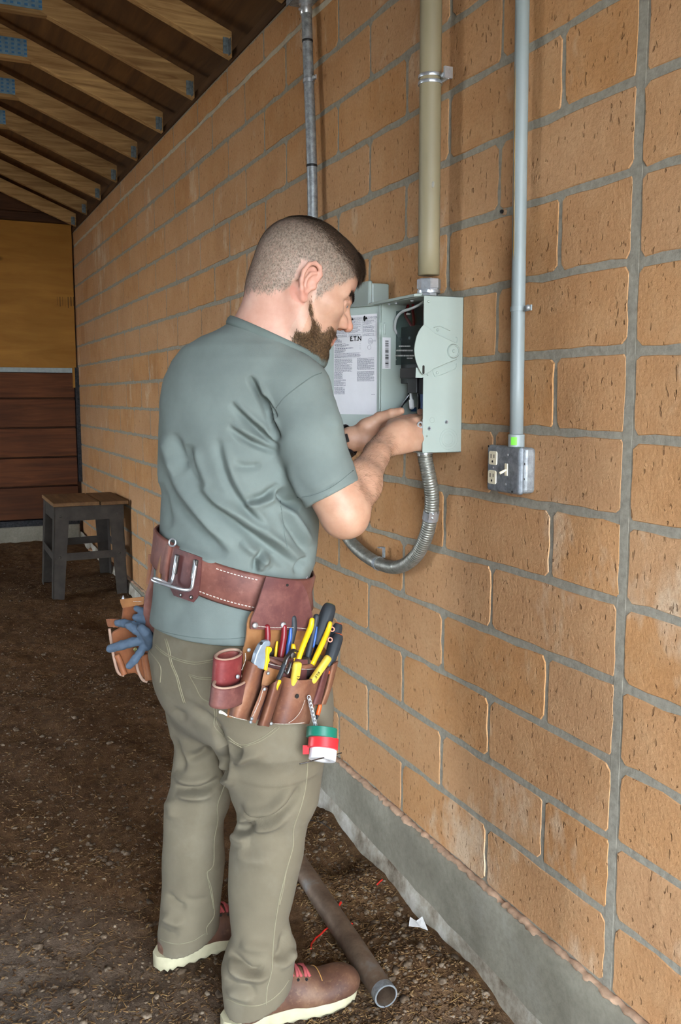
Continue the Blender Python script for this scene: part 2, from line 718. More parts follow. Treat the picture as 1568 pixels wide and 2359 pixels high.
def ground_h(x, y):
    h = gz(y) + .030 * vnoise(x, y, 1.3, 1) + .024 * vnoise(x, y, 5, 2) + .014 * vnoise(x, y, 14, 3) + .008 * vnoise(x, y, 40, 4)
    for p, r, d in PITS:
        h = h - d * np.exp(-((x - p[0]) ** 2 + (y - p[1]) ** 2) / (2 * (r / 2) ** 2))
    for p, r, d in HEAP:
        h = h + d * np.exp(-((x - p[0]) ** 2 + (y - p[1]) ** 2) / (2 * (r / 2) ** 2))
    w = 0
    for fx, fy in FEET:                     # trodden flat under the boots
        w = np.maximum(w, np.exp(-(((x - fx) / .2) ** 2 + ((y - fy) / .12) ** 2) ** 2))
    return h * (1 - w) + (gz(y) - .004) * w


def grid_floor(x0, x1, y0, y1, st):
    xs, yy = np.arange(x0, x1 + st / 2, st), np.arange(y0, y1 + st / 2, st)
    X, Y = np.meshgrid(xs, yy, indexing='ij')
    Z = ground_h(X, Y)
    V = np.stack([X, Y, Z], -1).reshape(-1, 3)
    a, b = X.shape
    I = np.arange(a * b).reshape(a, b)
    Fq = np.stack([I[:-1, :-1], I[1:, :-1], I[1:, 1:], I[:-1, 1:]], -1).reshape(-1, 4)
    return V, Fq


V1, F1 = grid_floor(-2.2, .06, -.2, 6.4, .014)
floor = obj('floor', (V1, F1), M_DIRT, None, smooth=True)
tag(floor, 'trodden brown dirt floor strewn with straw and chips', kind='structure')
xs, yy = np.arange(-4.8, 3.3, .2), np.arange(-2.6, 6.7, .2)
X, Y = np.meshgrid(xs, yy, indexing='ij')
Z = np.where((X > -2.3) & (X < .1) & (Y > -.3) & (Y < 6.5), gz(Y) - .2, gz(Y) - .028)
I = np.arange(X.size).reshape(X.shape)
QF = np.stack([I[:-1, :-1], I[1:, :-1], I[1:, 1:], I[:-1, 1:]], -1).reshape(-1, 4)
obj('ground_beyond', (np.stack([X, Y, Z], -1).reshape(-1, 3), QF), M_DIRT, floor, smooth=True)
k = NM('bounce_gravel', coord='World', rough=.95, spec=.2)
k.col(k.ramp(k.noise(30, 5, .7), [(.3, C(120, 112, 100)), (.7, C(176, 168, 154))]))
yard = obj('yard', G().add([(-60, -60, -.16), (60, -60, -.16), (60, 60, -.16), (-60, 60, -.16)], [(0, 1, 2, 3)]), k.m)  # unseen ground, added pale to bounce daylight up to the roof
tag(yard, 'unseen gravel yard outside the barn, made pale to bounce light', kind='structure')

# ------------------------------------------------------------------ far wall: plywood above old stained planks
def zb(py, px=90):
    return on(1, YB, px, py)[2]
XL = -4.6
wb = obj('wall_back', G().box((XL, YB + .045, -.2), (.16, YB + .16, 4.2)), M_BEAM)
tag(wb, 'far end wall of yellow plywood over dark stained planks', kind='structure')
XR = on(1, YB, 170, 700)[0]
XP = on(1, YB, 176, 1000)[0]
for i in range(2):
    x1 = XR - i * 2.44
    obj('plywood_sheet', G().box((max(x1 - 2.435, XL), YB - .012, zb(847)), (x1, YB + .045, zb(513))), M_PLY, wb, bevel=.002, seg=1)
obj('metal_flashing', G().box((XL, YB - .004, zb(858)), (XR, YB + .045, zb(847))), plain('grey_flashing', C(150, 158, 156), .6), wb, label='pale grey strip below the plywood')
pe = [858, 918, 986, 1054, 1121, 1197]
for a, b in zip(pe[:-1], pe[1:]):
    obj('plank', G().box((XL, YB - .02 + RNG.uniform(-.004, .004), zb(b) + .008), (XP - .004, YB + .045, zb(a) - .004)), M_PLANK, wb, bevel=.003, seg=1)
obj('bottom_channel', G().box((XL, YB - .03, zb(1210)), (XP, YB + .045, zb(1197))), M_DKSTEEL, wb, label='grey steel channel under the planks')
obj('concrete_curb', G().box((XL, YB - .02, -.1), (XP, YB + .06, zb(1210))), M_CONC, wb, bevel=.01)
obj('corner_channel', G().box((XP, YB - .045, zb(1112)), (0.0, YB + .045, zb(846))), M_DKSTEEL, wb, label='dark steel channel in the corner')
obj('wood_shim', G().box((XP - .016, YB - .03, zb(893)), (XP, YB - .012, zb(847))), M_PLY, wb)
for a, b, d in ((513, 492, .02), (492, 452, .0)):
    obj('header_board', G().box((XL, YB - .03 - d, zb(a)), (0, YB + .045, zb(b) - .003)), M_BEAM, wb, bevel=.003, seg=1)
# knots and nail heads are in the wood; the grade stamp is printed bars
gs = G()
for i in range(7):
    px = 131 + i * 6.2
    a, b = on(1, YB - .0125, px, 684), on(1, YB - .0125, px + RNG.uniform(1.2, 3.2), 684 + RNG.uniform(18, 26))
    gs.add([(a[0], a[1], a[2]), (b[0], a[1], a[2]), (b[0], a[1], b[2]), (a[0], a[1], b[2])], [(0, 3, 2, 1)])
obj('grade_stamp', gs, plain('stamp_ink', C(84, 56, 22), .9), wb, label='faded row of dark stamped bars on the plywood')

# left side and the far half of the building, out of frame
LD0, LD1 = 2.5, 3.7                         # opening added in the unseen side wall to let in fill light
g = G().box((XL - .15, -2.4, -.3), (XL, LD0, 3.4)).box((XL - .15, LD1, -.3), (XL, YB + .2, 3.4)).box((XL - .15, LD0, 2.4), (XL, LD1, 3.4))
wl = obj('wall_left', g, M_PLANK)
tag(wl, 'plank side wall of the barn', kind='structure')

# the end behind the photographer: a doorway beside the block wall
FD = -1.95
g = G().box((XL - .15, -2.55, -.4), (FD, -2.4, 4.2)).box((FD, -2.55, 2.35), (.16, -2.4, 4.2))
wf = obj('wall_front', g, M_PLANK)
tag(wf, 'plank end wall with the open doorway', kind='structure')

# ------------------------------------------------------------------ roof: sheathing on trusses
PIT = .40
RX = XL / 2
def roof_z(x):
    return CEIL_Z + .125 - PIT * x if x > RX else CEIL_Z + .125 - PIT * (2 * RX - x)
sheet = G()
for (xa, xb) in ((.35, RX), (RX, XL - .5)):
    za = CEIL_Z + .118 - PIT * xa if xa > RX else CEIL_Z + .118 - PIT * RX
    zb_ = CEIL_Z + .118 - PIT * xb if xb >= RX else CEIL_Z + .118 - PIT * (2 * RX - xb)
    sheet.prism([(xa, -2.5, za), (xb, -2.5, zb_), (xb, YB + .3, zb_), (xa, YB + .3, za)], (0, 0, .018))
ce = obj('ceiling', sheet, M_SHEATH)
tag(ce, 'brown roof sheathing boards above the trusses', kind='structure')
sill = obj('trim_2', G().box((-.008, -2.4, CEIL_Z), (.15, YB, CEIL_Z + .034)), M_SILL, bevel=.003, seg=1)
tag(sill, 'dark wooden sill plate along the top of the wall', kind='structure')

TY = [2.144, 2.65, 3.19, 3.745, 4.29, 4.82, 5.34, 5.82]
XK = -.60
ZK = CEIL_Z + .235


def make_truss(y, label, seen=True):
    t = thing('roof_truss', (-.02, y, CEIL_Z), label, 'truss', 'pine trusses under the roof')
    d = .019
    top = .09
    obj('rafter', G().prism([(-.015, y - d, CEIL_Z + .0), (XK, y - d, ZK), (RX, y - d, ZK - PIT * (RX - XK)), (RX, y - d, ZK - PIT * (RX - XK) + top), (XK, y - d, ZK + top), (-.015, y - d, CEIL_Z + top)], (0, 2 * d, 0)), M_PINE, t, bevel=.002, seg=1)
    obj('bottom_chord', G().prism([(XK + .01, y - d, ZK - .004), (XL, y - d, ZK - .004), (XL, y - d, ZK + top), (XK - .2, y - d, ZK + top)], (0, 2 * d, 0)), M_PINE, t, bevel=.002, seg=1)
    pln = obj('nail_plate', G().box((XK - .22, y - d - .0015, ZK + .012), (XK - .01, y - d, ZK + .085)), plate_m, t, label='blue-grey punched nail plate')
    g = G()
    for i in range(8):
        for j in range(4):
            x, z = XK - .205 + i * .026, ZK + .02 + j * .0175
            g.box((x, y - d - .0032, z), (x + .012, y - d - .0014, z + .008))
    obj('punched_teeth', g, M_PLATE2, pln)
    obj('rafter_left', G().prism([(RX, y - d, ZK - PIT * (RX - XK)), (XL, y - d, CEIL_Z), (XL, y - d, CEIL_Z + top), (RX, y - d, ZK - PIT * (RX - XK) + top)], (0, 2 * d, 0)), M_PINE, t) if False else None
    tie = G().box((-.050, y - d - .002, CEIL_Z + .010), (-.028, y - d, CEIL_Z + .066))
    tie.box((-.030, y - d - .030, CEIL_Z + .004), (-.028, y - d, CEIL_Z + .058))
    obj('hurricane_tie', tie, M_TIE, t, label='galvanised metal tie at the wall end')
    return t


plate_m = M_PLATE
M_TIE = m_metal('dull_galvanised', C(116, 128, 134), .6, .35, .3)
M_PLATE2 = plain('plate_teeth', C(58, 112, 160), .5, .2)
names = ['pine roof truss nearest the pull box, its nail plate out of sight', 'pine roof truss with a dark burn mark, second from the junction box',
         'pine roof truss, third from the junction box, bright blue nail plate', 'pine roof truss, fourth from the junction box',
         'pine roof truss, fifth from the junction box', 'pine roof truss, sixth from the junction box', 'pine roof truss, second from the far wall', 'pine roof truss beside the far plywood wall']
for y, nm in zip(TY, names):
    make_truss(y, nm)
for y, nm in ((1.6, 'pine roof truss right above the thin conduit'), (1.05, 'pine roof truss over the man'), (.5, 'pine roof truss over the switch box'), (-.05, 'pine roof truss over the control joint'), (-.6, 'pine roof truss on the doorway side of the control joint')):
    make_truss(y, nm)                       # the row goes on overhead
# ================================================================== electrical gear on the wall
M_ENC = plain('grey_enamel', C(158, 168, 159), .38, 0, .5, .04, 12)
M_ENC_IN = plain('grey_enamel_inside', C(146, 157, 148), .42, 0, .5, .04, 12)
M_PVC = plain('grey_pvc', C(140, 148, 148), .45, 0, .5, .06, 14)
M_TANPIPE = NM('weathered_conduit', C(140, 128, 100), .55)
_a = M_TANPIPE.noise(6, 4, co=M_TANPIPE.mapping((1, 1, .2)))
M_TANPIPE.col(M_TANPIPE.ramp(_a, [(.3, C(122, 112, 88)), (.6, C(150, 138, 108)), (.8, C(162, 154, 130))]))
M_TANPIPE = M_TANPIPE.m
M_BAKE = plain('black_bakelite', C(28, 26, 26), .4, 0, .5, .2)
M_PAPER = plain('label_paper', C(206, 203, 204), .7, 0, .3, .02)
M_INK = plain('label_ink', C(104, 104, 116), .8, 0, .2, .05)
M_INKB = plain('label_ink_black', C(16, 16, 18), .8, 0, .2, .05)
M_CREAM = plain('ivory_plastic', C(226, 216, 188), .4, 0, .5, .03)
M_SLOT = plain('dark_slot', C(26, 22, 18), .8)
M_RED = plain('red_insulation', C(150, 30, 34), .4)
M_GREYW = plain('grey_insulation', C(176, 178, 176), .4)
M_WHITEW = plain('white_insulation', C(228, 228, 226), .4)
M_BLKW = plain('black_insulation', C(24, 24, 26), .35)
M_GREENST = plain('green_sticker', C(120, 214, 70), .5)
M_BRUSH = m_metal('brushed_cover', C(136, 142, 148), .45, .3, .35)


def text_mesh(s, size, org, ax, ay, bold=0.0):
    """letters laid in a plane: org + x*ax + y*ay"""
    cu = bpy.data.curves.new('lettering', 'FONT')
    cu.body = s
    cu.size = size
    cu.offset = bold
    cu.align_x = 'LEFT'
    cu.resolution_u = 3
    ob = bpy.data.objects.new('lettering', cu)
    COL.objects.link(ob)
    bpy.context.view_layer.update()
    me = ob.to_mesh()
    g = G()
    V = [np.asarray(org) + v.co.x * np.asarray(ax) + v.co.y * np.asarray(ay) for v in me.vertices]
    g.add(V, [tuple(p.vertices) for p in me.polygons])
    ob.to_mesh_clear()
    bpy.data.objects.remove(ob)
    bpy.data.curves.remove(cu)
    return g


def capsule(c, ax, ay, L, r, n=8):
    """outline of a slot, long along ay"""
    c, ax, ay = map(np.asarray, (c, ax, ay))
    P = []
    for k in range(n + 1):
        w = math.pi * k / n
        P.append(c + ay * L / 2 + r * (math.cos(w) * ax + math.sin(w) * ay))
    for k in range(n + 1):
        w = math.pi + math.pi * k / n
        P.append(c - ay * L / 2 + r * (math.cos(w) * ax + math.sin(w) * ay))
    return P


# ------------------------------------------------------------------ safety switch, door swung open
BX, BY0, BY1, BZ0, BZ1 = -.102, .54, .747, Z0 - .058, Z0 + .288
T = .0022
box = thing('safety_switch', (0, (BY0 + BY1) / 2, BZ0), 'grey steel safety switch box with its labelled door swung open', 'switch box')
g = G().box((-.003, BY0, BZ0), (-.0005, BY1, BZ1))
g.box((BX, BY0, BZ0), (-.0005, BY0 + T, BZ1))
g.box((BX, BY1 - T, BZ0), (-.0005, BY1, BZ1))
g.box((BX, BY0, BZ1 - T), (-.0005, BY1, BZ1))
g.box((BX, BY0, BZ0), (-.0005, BY1, BZ0 + T))
enc = obj('enclosure', g, M_ENC, box, bevel=.0008, seg=1)
hood = G().prism([(BX + .004, BY0 + .02, BZ1), (BX - .014, BY0 + .02, BZ1 - .002), (BX - .014, BY0 + .02, BZ1 + .004), (BX + .01, BY0 + .02, BZ1 + .007)], (0, BY1 - BY0 + .02, 0))
obj('drip_hood', hood, M_ENC, box, bevel=.0008, seg=1)


def side(px, py, off=0.0):
    return on(1, BY0 - off, px, py)


def c8(cx, cy):
    return 870 + cx / 5.895, 660 + cy / 5.897


fan = [(625, 520), (590, 560), (560, 605), (530, 675), (510, 760), (497, 850), (502, 930), (520, 1015), (550, 1095), (575, 1150), (600, 1188), (620, 1196), (645, 1190), (720, 1152), (765, 1112), (1078, 985), (1080, 775), (770, 632), (690, 560), (650, 530)]
hd = obj('handle_plate', G().prism([side(*c8(*p), off=.0135) for p in fan], (0, .0026, 0)), M_ENC, box, bevel=.0006, seg=1, label='fan-shaped grey operating handle plate')
obj('slot', G().prism(capsule(side(*c8(620, 1130), off=.0141), (1, 0, 0), (0, 0, 1), .014, .0026), (0, .003, 0)), M_SLOT, hd)
bc = side(*c8(980, 882), off=.0)
obj('pivot_boss', G().lathe(bc, (0, -1, 0), [(.0165, 0), (.0162, .0145), (.014, .0172), (.012, .0169), (.0115, .0155), (.004, .0155), (.003, .0172), (.001, .0172)], 24), M_ENC, hd, autos=40)
tab = [(520, 1100), (513, 1240), (600, 1243), (660, 1200), (600, 1190), (560, 1110)]
obj('interlock_tab', G().prism([side(*c8(*p), off=.005) for p in tab], (0, .0018, 0)), M_ENC, box)
# pressed ribs, rivets, screws and knockouts of the side panel
def rib(pts, r=.0013):
    return G().tube(bez([side(*c8(*p), off=.0004) for p in pts], 4), r, 6, up=(0, 1, 0))
for path in ([(760, 560), (810, 545), (860, 545), (980, 600)], [(740, 1120), (760, 1190), (800, 1222), (1000, 1140), (1060, 1110), (1068, 1050)], [(1060, 690), (1080, 700), (1075, 760)]):
    obj('pressed_rib', rib(path, .0011), M_ENC, enc, smooth=True)
for (cx, cy, r) in ((690, 205, .003), (812, 590, .0034), (805, 1172, .0034), (675, 1200, .002), (665, 2030, .0025)):
    obj('rivet', G().lathe(side(*c8(cx, cy)), (0, -1, 0), [(r, 0), (r * .9, .0012), (r * .5, .0018)], 10), M_ENC, enc, smooth=True)
for (cx, cy) in ((930, 1840), (698, 1930)):
    sc = obj('screw', G().lathe(side(*c8(cx, cy)), (0, -1, 0), [(.0045, 0), (.0045, .0015), (.0035, .003), (.001, .003)], 12), M_CHROME, enc, autos=40)
    p = side(*c8(cx, cy), off=.0031)
    obj('screw_slot', G().obox(p, (1, 0, 0), (0, 1, 0), (0, 0, 1), (.003, .0003, .0006)).obox(p, (1, 0, 0), (0, 1, 0), (0, 0, 1), (.0006, .0003, .003)), M_SLOT, sc)
for (cx, cy, r) in ((960, 2075, .0175), (960, 2075, .0115), (960, 2075, .0235), (737, 1815, .006)):
    obj('knockout_ring', G().lathe(side(*c8(cx, cy), off=-.0004), (0, -1, 0), [(r + .0007, 0), (r + .0004, .0008), (r - .0004, .0008), (r - .0007, 0)], 26, close=True), M_ENC, enc, smooth=True)
# hasp ring on the front edge
hp = on(1, BY0 + .004, *c8(575, 1880))
hs = G().lathe(hp + [0, .0012, 0], (0, -1, 0), [(.0078, 0), (.0078, .0024), (.0042, .0024), (.0042, 0)], 18, close=True)
hs.box((hp[0] + .005, hp[1] - .0012, hp[2] - .008), (BX + .004, hp[1] + .0012, hp[2] + .012))
obj('padlock_hasp', hs, M_CHROME, box, autos=40)

# ---- inside
def inner(xp, a, b, depth, m, name, parent=box, bev=.0015):
    """block whose front face on the plane x=xp covers the pixel rectangle a..b"""
    p, q = on(0, xp, *c8(*a)), on(0, xp, *c8(*b))
    y0, y1, z0, z1 = min(p[1], q[1]), max(p[1], q[1]), min(p[2], q[2]), max(p[2], q[2])
    y0, y1, z1 = max(y0, BY0 + .004), min(y1, BY1 - .004), min(z1, BZ1 - .004)
    return obj(name, G().box((xp, y0, z0), (xp + depth, y1, z1)), m, parent, bevel=bev)


base = inner(-.05, (250, 565), (660, 1310), .045, M_BAKE, 'switch_base')
inner(-.03, (520, 120), (690, 600), .026, M_BAKE, 'line_terminal')
bar = inner(-.082, (300, 1112), (560, 1240), .03, M_BAKE, 'crossbar')
inner(-.066, (402, 1240), (523, 1450), .06, M_BAKE, 'fuse_carrier')
inner(-.060, (535, 1250), (660, 1460), .055, M_BAKE, 'fuse_carrier')
inner(-.022, (560, 1400), (690, 1800), .002, plain('blue_liner', C(70, 88, 132), .6), 'liner_sheet')
for (cx, cy) in ((320, 720), (436, 700)):
    p = on(0, -.05, *c8(cx, cy))
    obj('terminal_screw', G().lathe(p, (-1, 0, 0), [(.0035, 0), (.0035, .002), (.002, .003)], 12), M_CHROME, base, autos=40)
# clear shield with white lettering
k = NM('clear_shield', C(190, 200, 200), .12)
k.b.inputs['Transmission Weight'].default_value = 1.0
k.b.inputs['IOR'].default_value = 1.1
M_CLEAR = k.m
sh = inner(-.064, (168, 350), (600, 1045), .0012, M_CLEAR, 'clear_shield', bev=0)
tx = G()
for (a, b, cy, h) in ((285, 440, 810, 14), (250, 475, 870, 18), (208, 490, 940, 18), (205, 250, 995, 14), (395, 470, 975, 16), (385, 440, 372, 22)):
    x = a
    while x < b:
        w = RNG.uniform(10, 26)
        p, q = on(0, -.0652, *c8(x, cy - h / 2)), on(0, -.0652, *c8(min(b, x + w), cy + h / 2))
        tx.add([(p[0], p[1], p[2]), (p[0], q[1], p[2]), (p[0], q[1], q[2]), (p[0], p[1], q[2])], [(0, 1, 2, 3)])
        x += w + 4
obj('white_lettering', tx, plain('white_print', C(170, 166, 160), .7), sh, label='rows of small white warning print')['kind'] = 'stuff'
# wires


def wire(name, pts, xs_, r, m, n=8):
    P = bez([on(0, x, *c8(*p)) for p, x in zip(pts, xs_)], 6)
    P[:, 1] = np.clip(P[:, 1], BY0 + .006, BY1 - .006)
    return obj(name, G().tube(P, r, n), m, box, smooth=True)


wire('grey_wire', [(640, 190), (560, 250), (450, 300), (330, 345), (255, 430), (228, 560), (250, 690)], [-.05, -.06, -.068, -.07, -.07, -.07, -.055], .0034, M_GREYW)
wire('red_wire', [(430, 190), (410, 260), (375, 380), (420, 470), (475, 560)], [-.03, -.04, -.05, -.05, -.045], .0034, M_RED)
wire('red_wire', [(480, 200), (475, 330), (490, 450), (488, 580)], [-.03, -.045, -.05, -.045], .0034, M_RED)
w1 = wire('white_wire', [(448, 1440), (452, 1500), (458, 1560)], [-.05, -.052, -.054], .0034, M_WHITEW)
wire('wire_cap', [(455, 1540), (458, 1590), (462, 1640), (466, 1665)], [-.053, -.055, -.056, -.056], [.0034] + [.0062] * 14 + [.006, .005, .004, .003], M_WHITEW)
wire('black_wire', [(545, 1440), (556, 1520), (562, 1620), (545, 1730), (480, 1800)], [-.05, -.05, -.055, -.06, -.065], .0030, M_BLKW)
wire('black_wire', [(420, 1440), (400, 1530), (330, 1610), (300, 1700)], [-.045, -.05, -.07, -.08], .0030, M_BLKW)
wire('bare_wire', [(425, 1470), (370, 1540), (300, 1640), (262, 1680)], [-.05, -.06, -.08, -.086], .0016, M_CHROME, 6)
lug = inner(-.02, (380, 1640), (440, 1700), .015, m_metal('blue_lug', C(80, 110, 150), .5, .3), 'ground_lug')
# inner left wall: barcode sticker and pressed slot


def lwall(px, py, off=.0004):
    return on(1, BY1 - T - off, px, py)


def lrect(g, a, b, off=.0004):
    p, q = lwall(*c8(*a), off), lwall(*c8(*b), off)
    return g.add([(p[0], p[1], p[2]), (q[0], p[1], p[2]), (q[0], p[1], q[2]), (p[0], p[1], q[2])], [(0, 3, 2, 1)])


bst = obj('barcode_sticker', lrect(G(), (62, 690), (172, 1120)), M_PAPER, box, label='white sticker with a barcode')
bg_ = G()
y = 735
while y < 1105:
    h = RNG.choice((5, 5, 9, 13))
    lrect(bg_, (100, y), (146, y + h), .0008)
    y += h + RNG.choice((4, 6, 9))
obj('bars', bg_, M_INKB, bst)['kind'] = 'stuff'
obj('pressed_slot', G().tube(bez([lwall(*c8(96, 490)), lwall(*c8(94, 570)), lwall(*c8(92, 655))], 3), .0028, 8, flat=.5, up=(0, 1, 0)), M_ENC, enc, smooth=True)
for cx, cy in ((250, 218), (155, 232), (465, 185)):
    p = on(2, BZ1 - T - .001, *c8(cx, cy))
    if BY0 < p[1] < BY1 and BX < p[0] < 0:
        obj('rivet', G().lathe(p, (0, 0, -1), [(.004, 0), (.004, .002), (.002, .004)], 10), M_CHROME, enc, smooth=True)

# ---- door
DA = math.radians(156)
DH = np.array([BX - .002, BY1 + .001, 0])
DD = np.array([-math.sin(DA), -math.cos(DA), 0])          # along the leaf
DN = np.array([-DD[1], DD[0], 0])                        # inner face normal (towards the camera)
if DN @ (CAM - DH) < 0:
    DN = -DN
DW, DZ0, DZ1 = .205, BZ0 + .003, BZ1 - .001
UP = np.array([0, 0, 1.])
g = G().obox(DH + DD * DW / 2 - DN * .012 + UP * (DZ0 + DZ1) / 2, DD, DN, UP, (DW / 2, .001, (DZ1 - DZ0) / 2))
for s in (0, 1):
    g.obox(DH + DD * (DW * s + (.001 if s == 0 else -.001)) - DN * .006 + UP * (DZ0 + DZ1) / 2, DD, DN, UP, (.001, .007, (DZ1 - DZ0) / 2))
    g.obox(DH + DD * DW / 2 - DN * .006 + UP * (DZ0 + .001 if s == 0 else DZ1 - .001), DD, DN, UP, (DW / 2, .007, .001))
door = obj('door', g, M_ENC_IN, box, bevel=.0008, seg=1, label='open grey door with printed inside label')


def dplane(px, py, off):
    o = DH - DN * (.011 - off)
    d = ray(px, py)
    t = ((o - CAM) @ DN) / (d @ DN)
    X = CAM + t * d
    return (X - o) @ DD, X[2]


def c6(cx, cy):
    return 750 + cx / 8.427, 690 + cy / 8.425


LS1, LZ1 = dplane(*c6(1000, 272), 0)
LS0, LZb = dplane(*c6(160, 2150), 0)
_, LZ0 = dplane(*c6(960, 2235), 0)


def dpt(s, z, off):
    return DH - DN * (.011 - off) + DD * s + UP * z


def drect(g, s0, z0, s1, z1, off):
    return g.add([dpt(s0, z0, off), dpt(s1, z0, off), dpt(s1, z1, off), dpt(s0, z1, off)], [(0, 1, 2, 3)])


lab = obj('printed_label', drect(G(), LS0, LZ0, LS1, LZ1, .0004), M_PAPER, door, label='white printed wiring label')
SW, SH = LS0 - LS1, LZ1 - LZ0               # s runs away from the hinge, so text reads from far edge to the hinge


def L(u, v):
    """label coordinates: u left to right 0..1 as seen, v top to bottom 0..1"""
    return LS0 - u * SW, LZ1 - v * SH


ink, inkb = G(), G()


def para(u0, u1, v0, v1, pitch, hgt, fill=.95, g=None):
    g = g if g is not None else ink
    v = v0
    while v < v1:
        u = u0
        end = u0 + (u1 - u0) * (RNG.uniform(.5, 1) if RNG.random() < .35 else fill)
        while u < end:
            w = RNG.uniform(.012, .045)
            s0, z0 = L(u, v)
            s1, z1 = L(min(end, u + w), v + hgt)
            drect(g, s0, z0, s1, z1, .0007)
            u += w + .007
        v += pitch


for (u0, u1, v0, v1) in ((.02, .33, .06, .21), (.37, .65, .06, .21), (.68, .95, .06, .21)):
    for a, b in ((0, .018), (.03, .045), (.055, .075), (.085, .115), (.13, .15)):
        para(u0, u1, v0 + a, v0 + b, .008, .0036)
for v in (.025, .055, .08, .11, .13, .175, .212):        # ruled lines of the table
    s0, z0 = L(.02, v)
    s1, z1 = L(.97, v + .0012)
    drect(ink, s0, z0, s1, z1, .0006)
for u in (.02, .355, .665, .97):
    s0, z0 = L(u, .025)
    s1, z1 = L(u + .003, .212)
    drect(ink, s0, z0, s1, z1, .0006)
para(.02, .2, .235, .255, .012, .008)
for v in (.262, .277, .283, .304, .31, .336, .343, .35):
    para(.02, .3, v, v + .001, .01, .004)
for v, u1 in ((.290, .38), (.322, .55), (.358, .48)):
    para(.02, u1, v, v + .001, .01, .0075, g=inkb)
para(.02, .64, .378, .425, .012, .005)
for v in (.372, .395, .41, .425):
    s0, z0 = L(.02, v)
    s1, z1 = L(.64, v + .001)
    drect(ink, s0, z0, s1, z1, .0006)
para(.02, .46, .435, .56, .0088, .0042)
para(.55, .96, .432, .545, .0078, .0042)
para(.55, .96, .565, .665, .0078, .0042)
for a, b, u1 in ((.57, .635, .22), (.645, .71, .3), (.72, .79, .28)):
    para(.01, u1, a, b, .0085, .0045)
para(.88, .96, .795, .797, .01, .005)
for u in (.60,):
    for v in np.arange(.265, .345, .018):
        s0, z0 = L(u, v)
        s1, z1 = L(u + .04, v + .002)
        drect(ink, s0, z0, s1, z1, .0006)
obj('small_print', ink, M_INK, lab)['kind'] = 'stuff'
obj('bold_print', inkb, M_INK, lab)['kind'] = 'stuff'
s, z = L(.385, .256)
obj('maker_name', text_mesh('E.T.N', .0155, dpt(s, z, .0009), -DD * 1.05, UP, .0005), M_INKB, lab, label='bold black maker name')
s, z = L(.46, .048)
obj('heading_word', text_mesh('PELIGRO', .0072, dpt(s, z, .0009), -DD, UP), M_INK, lab)
s, z = L(.80, .046)
obj('heading_word', text_mesh('DANGER', .0072, dpt(s, z, .0009), -DD, UP), M_INK, lab)
pg = G()
for u in (.40, .72):
    s, z = L(u, .04)
    pg.add([dpt(s + .004 * math.cos(w), z + .007 * math.sin(w), .0009) for w in np.arange(0, 6.2, .52)], [tuple(range(12))])
    s, z = L(u + .045, .045)
    pg.add([dpt(s + .004, z - .001, .0009), dpt(s - .004, z - .001, .0009), dpt(s, z + .006, .0009)], [(0, 1, 2)])
obj('warning_pictogram', pg, M_INKB, lab)['kind'] = 'stuff'
ul = G()
s, z = L(.855, .268)
cen = dpt(s, z, .0009)
ul.lathe(cen, DN, [(.0075, 0), (.0075, .0002), (.0069, .0002), (.0069, 0)], 20, close=True)
ul.merge(text_mesh('UL', .008, cen + DD * .004 - UP * .003 + DN * .0002, -DD, UP))
s, z = L(.885, .272)
ul.merge(text_mesh('LISTED', .0045, dpt(s, z, .0009), -DD, UP))
s, z = L(.83, .328)
ul.lathe(dpt(s, z, .0009), DN, [(.0055, 0), (.0055, .0002), (.0050, .0002), (.0050, 0)], 16, close=True)
obj('listing_mark', ul, M_INK, lab)
for zz in (.06, .28):
    p = DH + UP * (DZ0 + zz) + DN * .001
    obj('hinge', G().tube([p - UP * .018, p + UP * .018], .0035, 10), M_ENC, box, smooth=True)

# ------------------------------------------------------------------ second grey box behind the man's head
a, b = on(0, -.06, 851, 645), on(0, -.06, 851, 700)
jb = thing('junction_box', (0, a[1] + .08, a[2] - .28), 'plain grey rounded wall box behind the man, beside the open switch door', 'electrical box')
obj('cover', G().box((-.062, a[1], a[2] - .28), (-.05, a[1] + .16, a[2])), M_ENC, jb, bevel=.011, seg=4)
obj('box_body', G().box((-.05, a[1] + .006, a[2] - .274), (-.0005, a[1] + .154, a[2] - .006)), M_ENC, jb, bevel=.004)

# ------------------------------------------------------------------ outlet box
ry = .256
fx = on(1, ry, 1197, 1085)[0]
fl = on(0, fx, 1120, 1075)[1]
ztop, zbot = on(0, fx, 1196, 1030)[2], on(0, fx, 1192, 1141)[2]
ob = thing('outlet_box', (0, (ry + fl) / 2, zbot), 'galvanised outlet box with two ivory sockets and a toggle switch', 'outlet box')
obj('box_body', G().box((fx + .012, ry + .002, zbot + .002), (-.0005, fl - .002, ztop - .002)), M_STEEL, ob, bevel=.008, seg=3)
cv = obj('cover_plate', G().box((fx, ry, zbot), (fx + .014, fl, ztop)), M_BRUSH, ob, bevel=.007, seg=3, label='brushed steel raised cover')


def face(px, py, off=0.0):
    return on(0, fx - off, px, py)


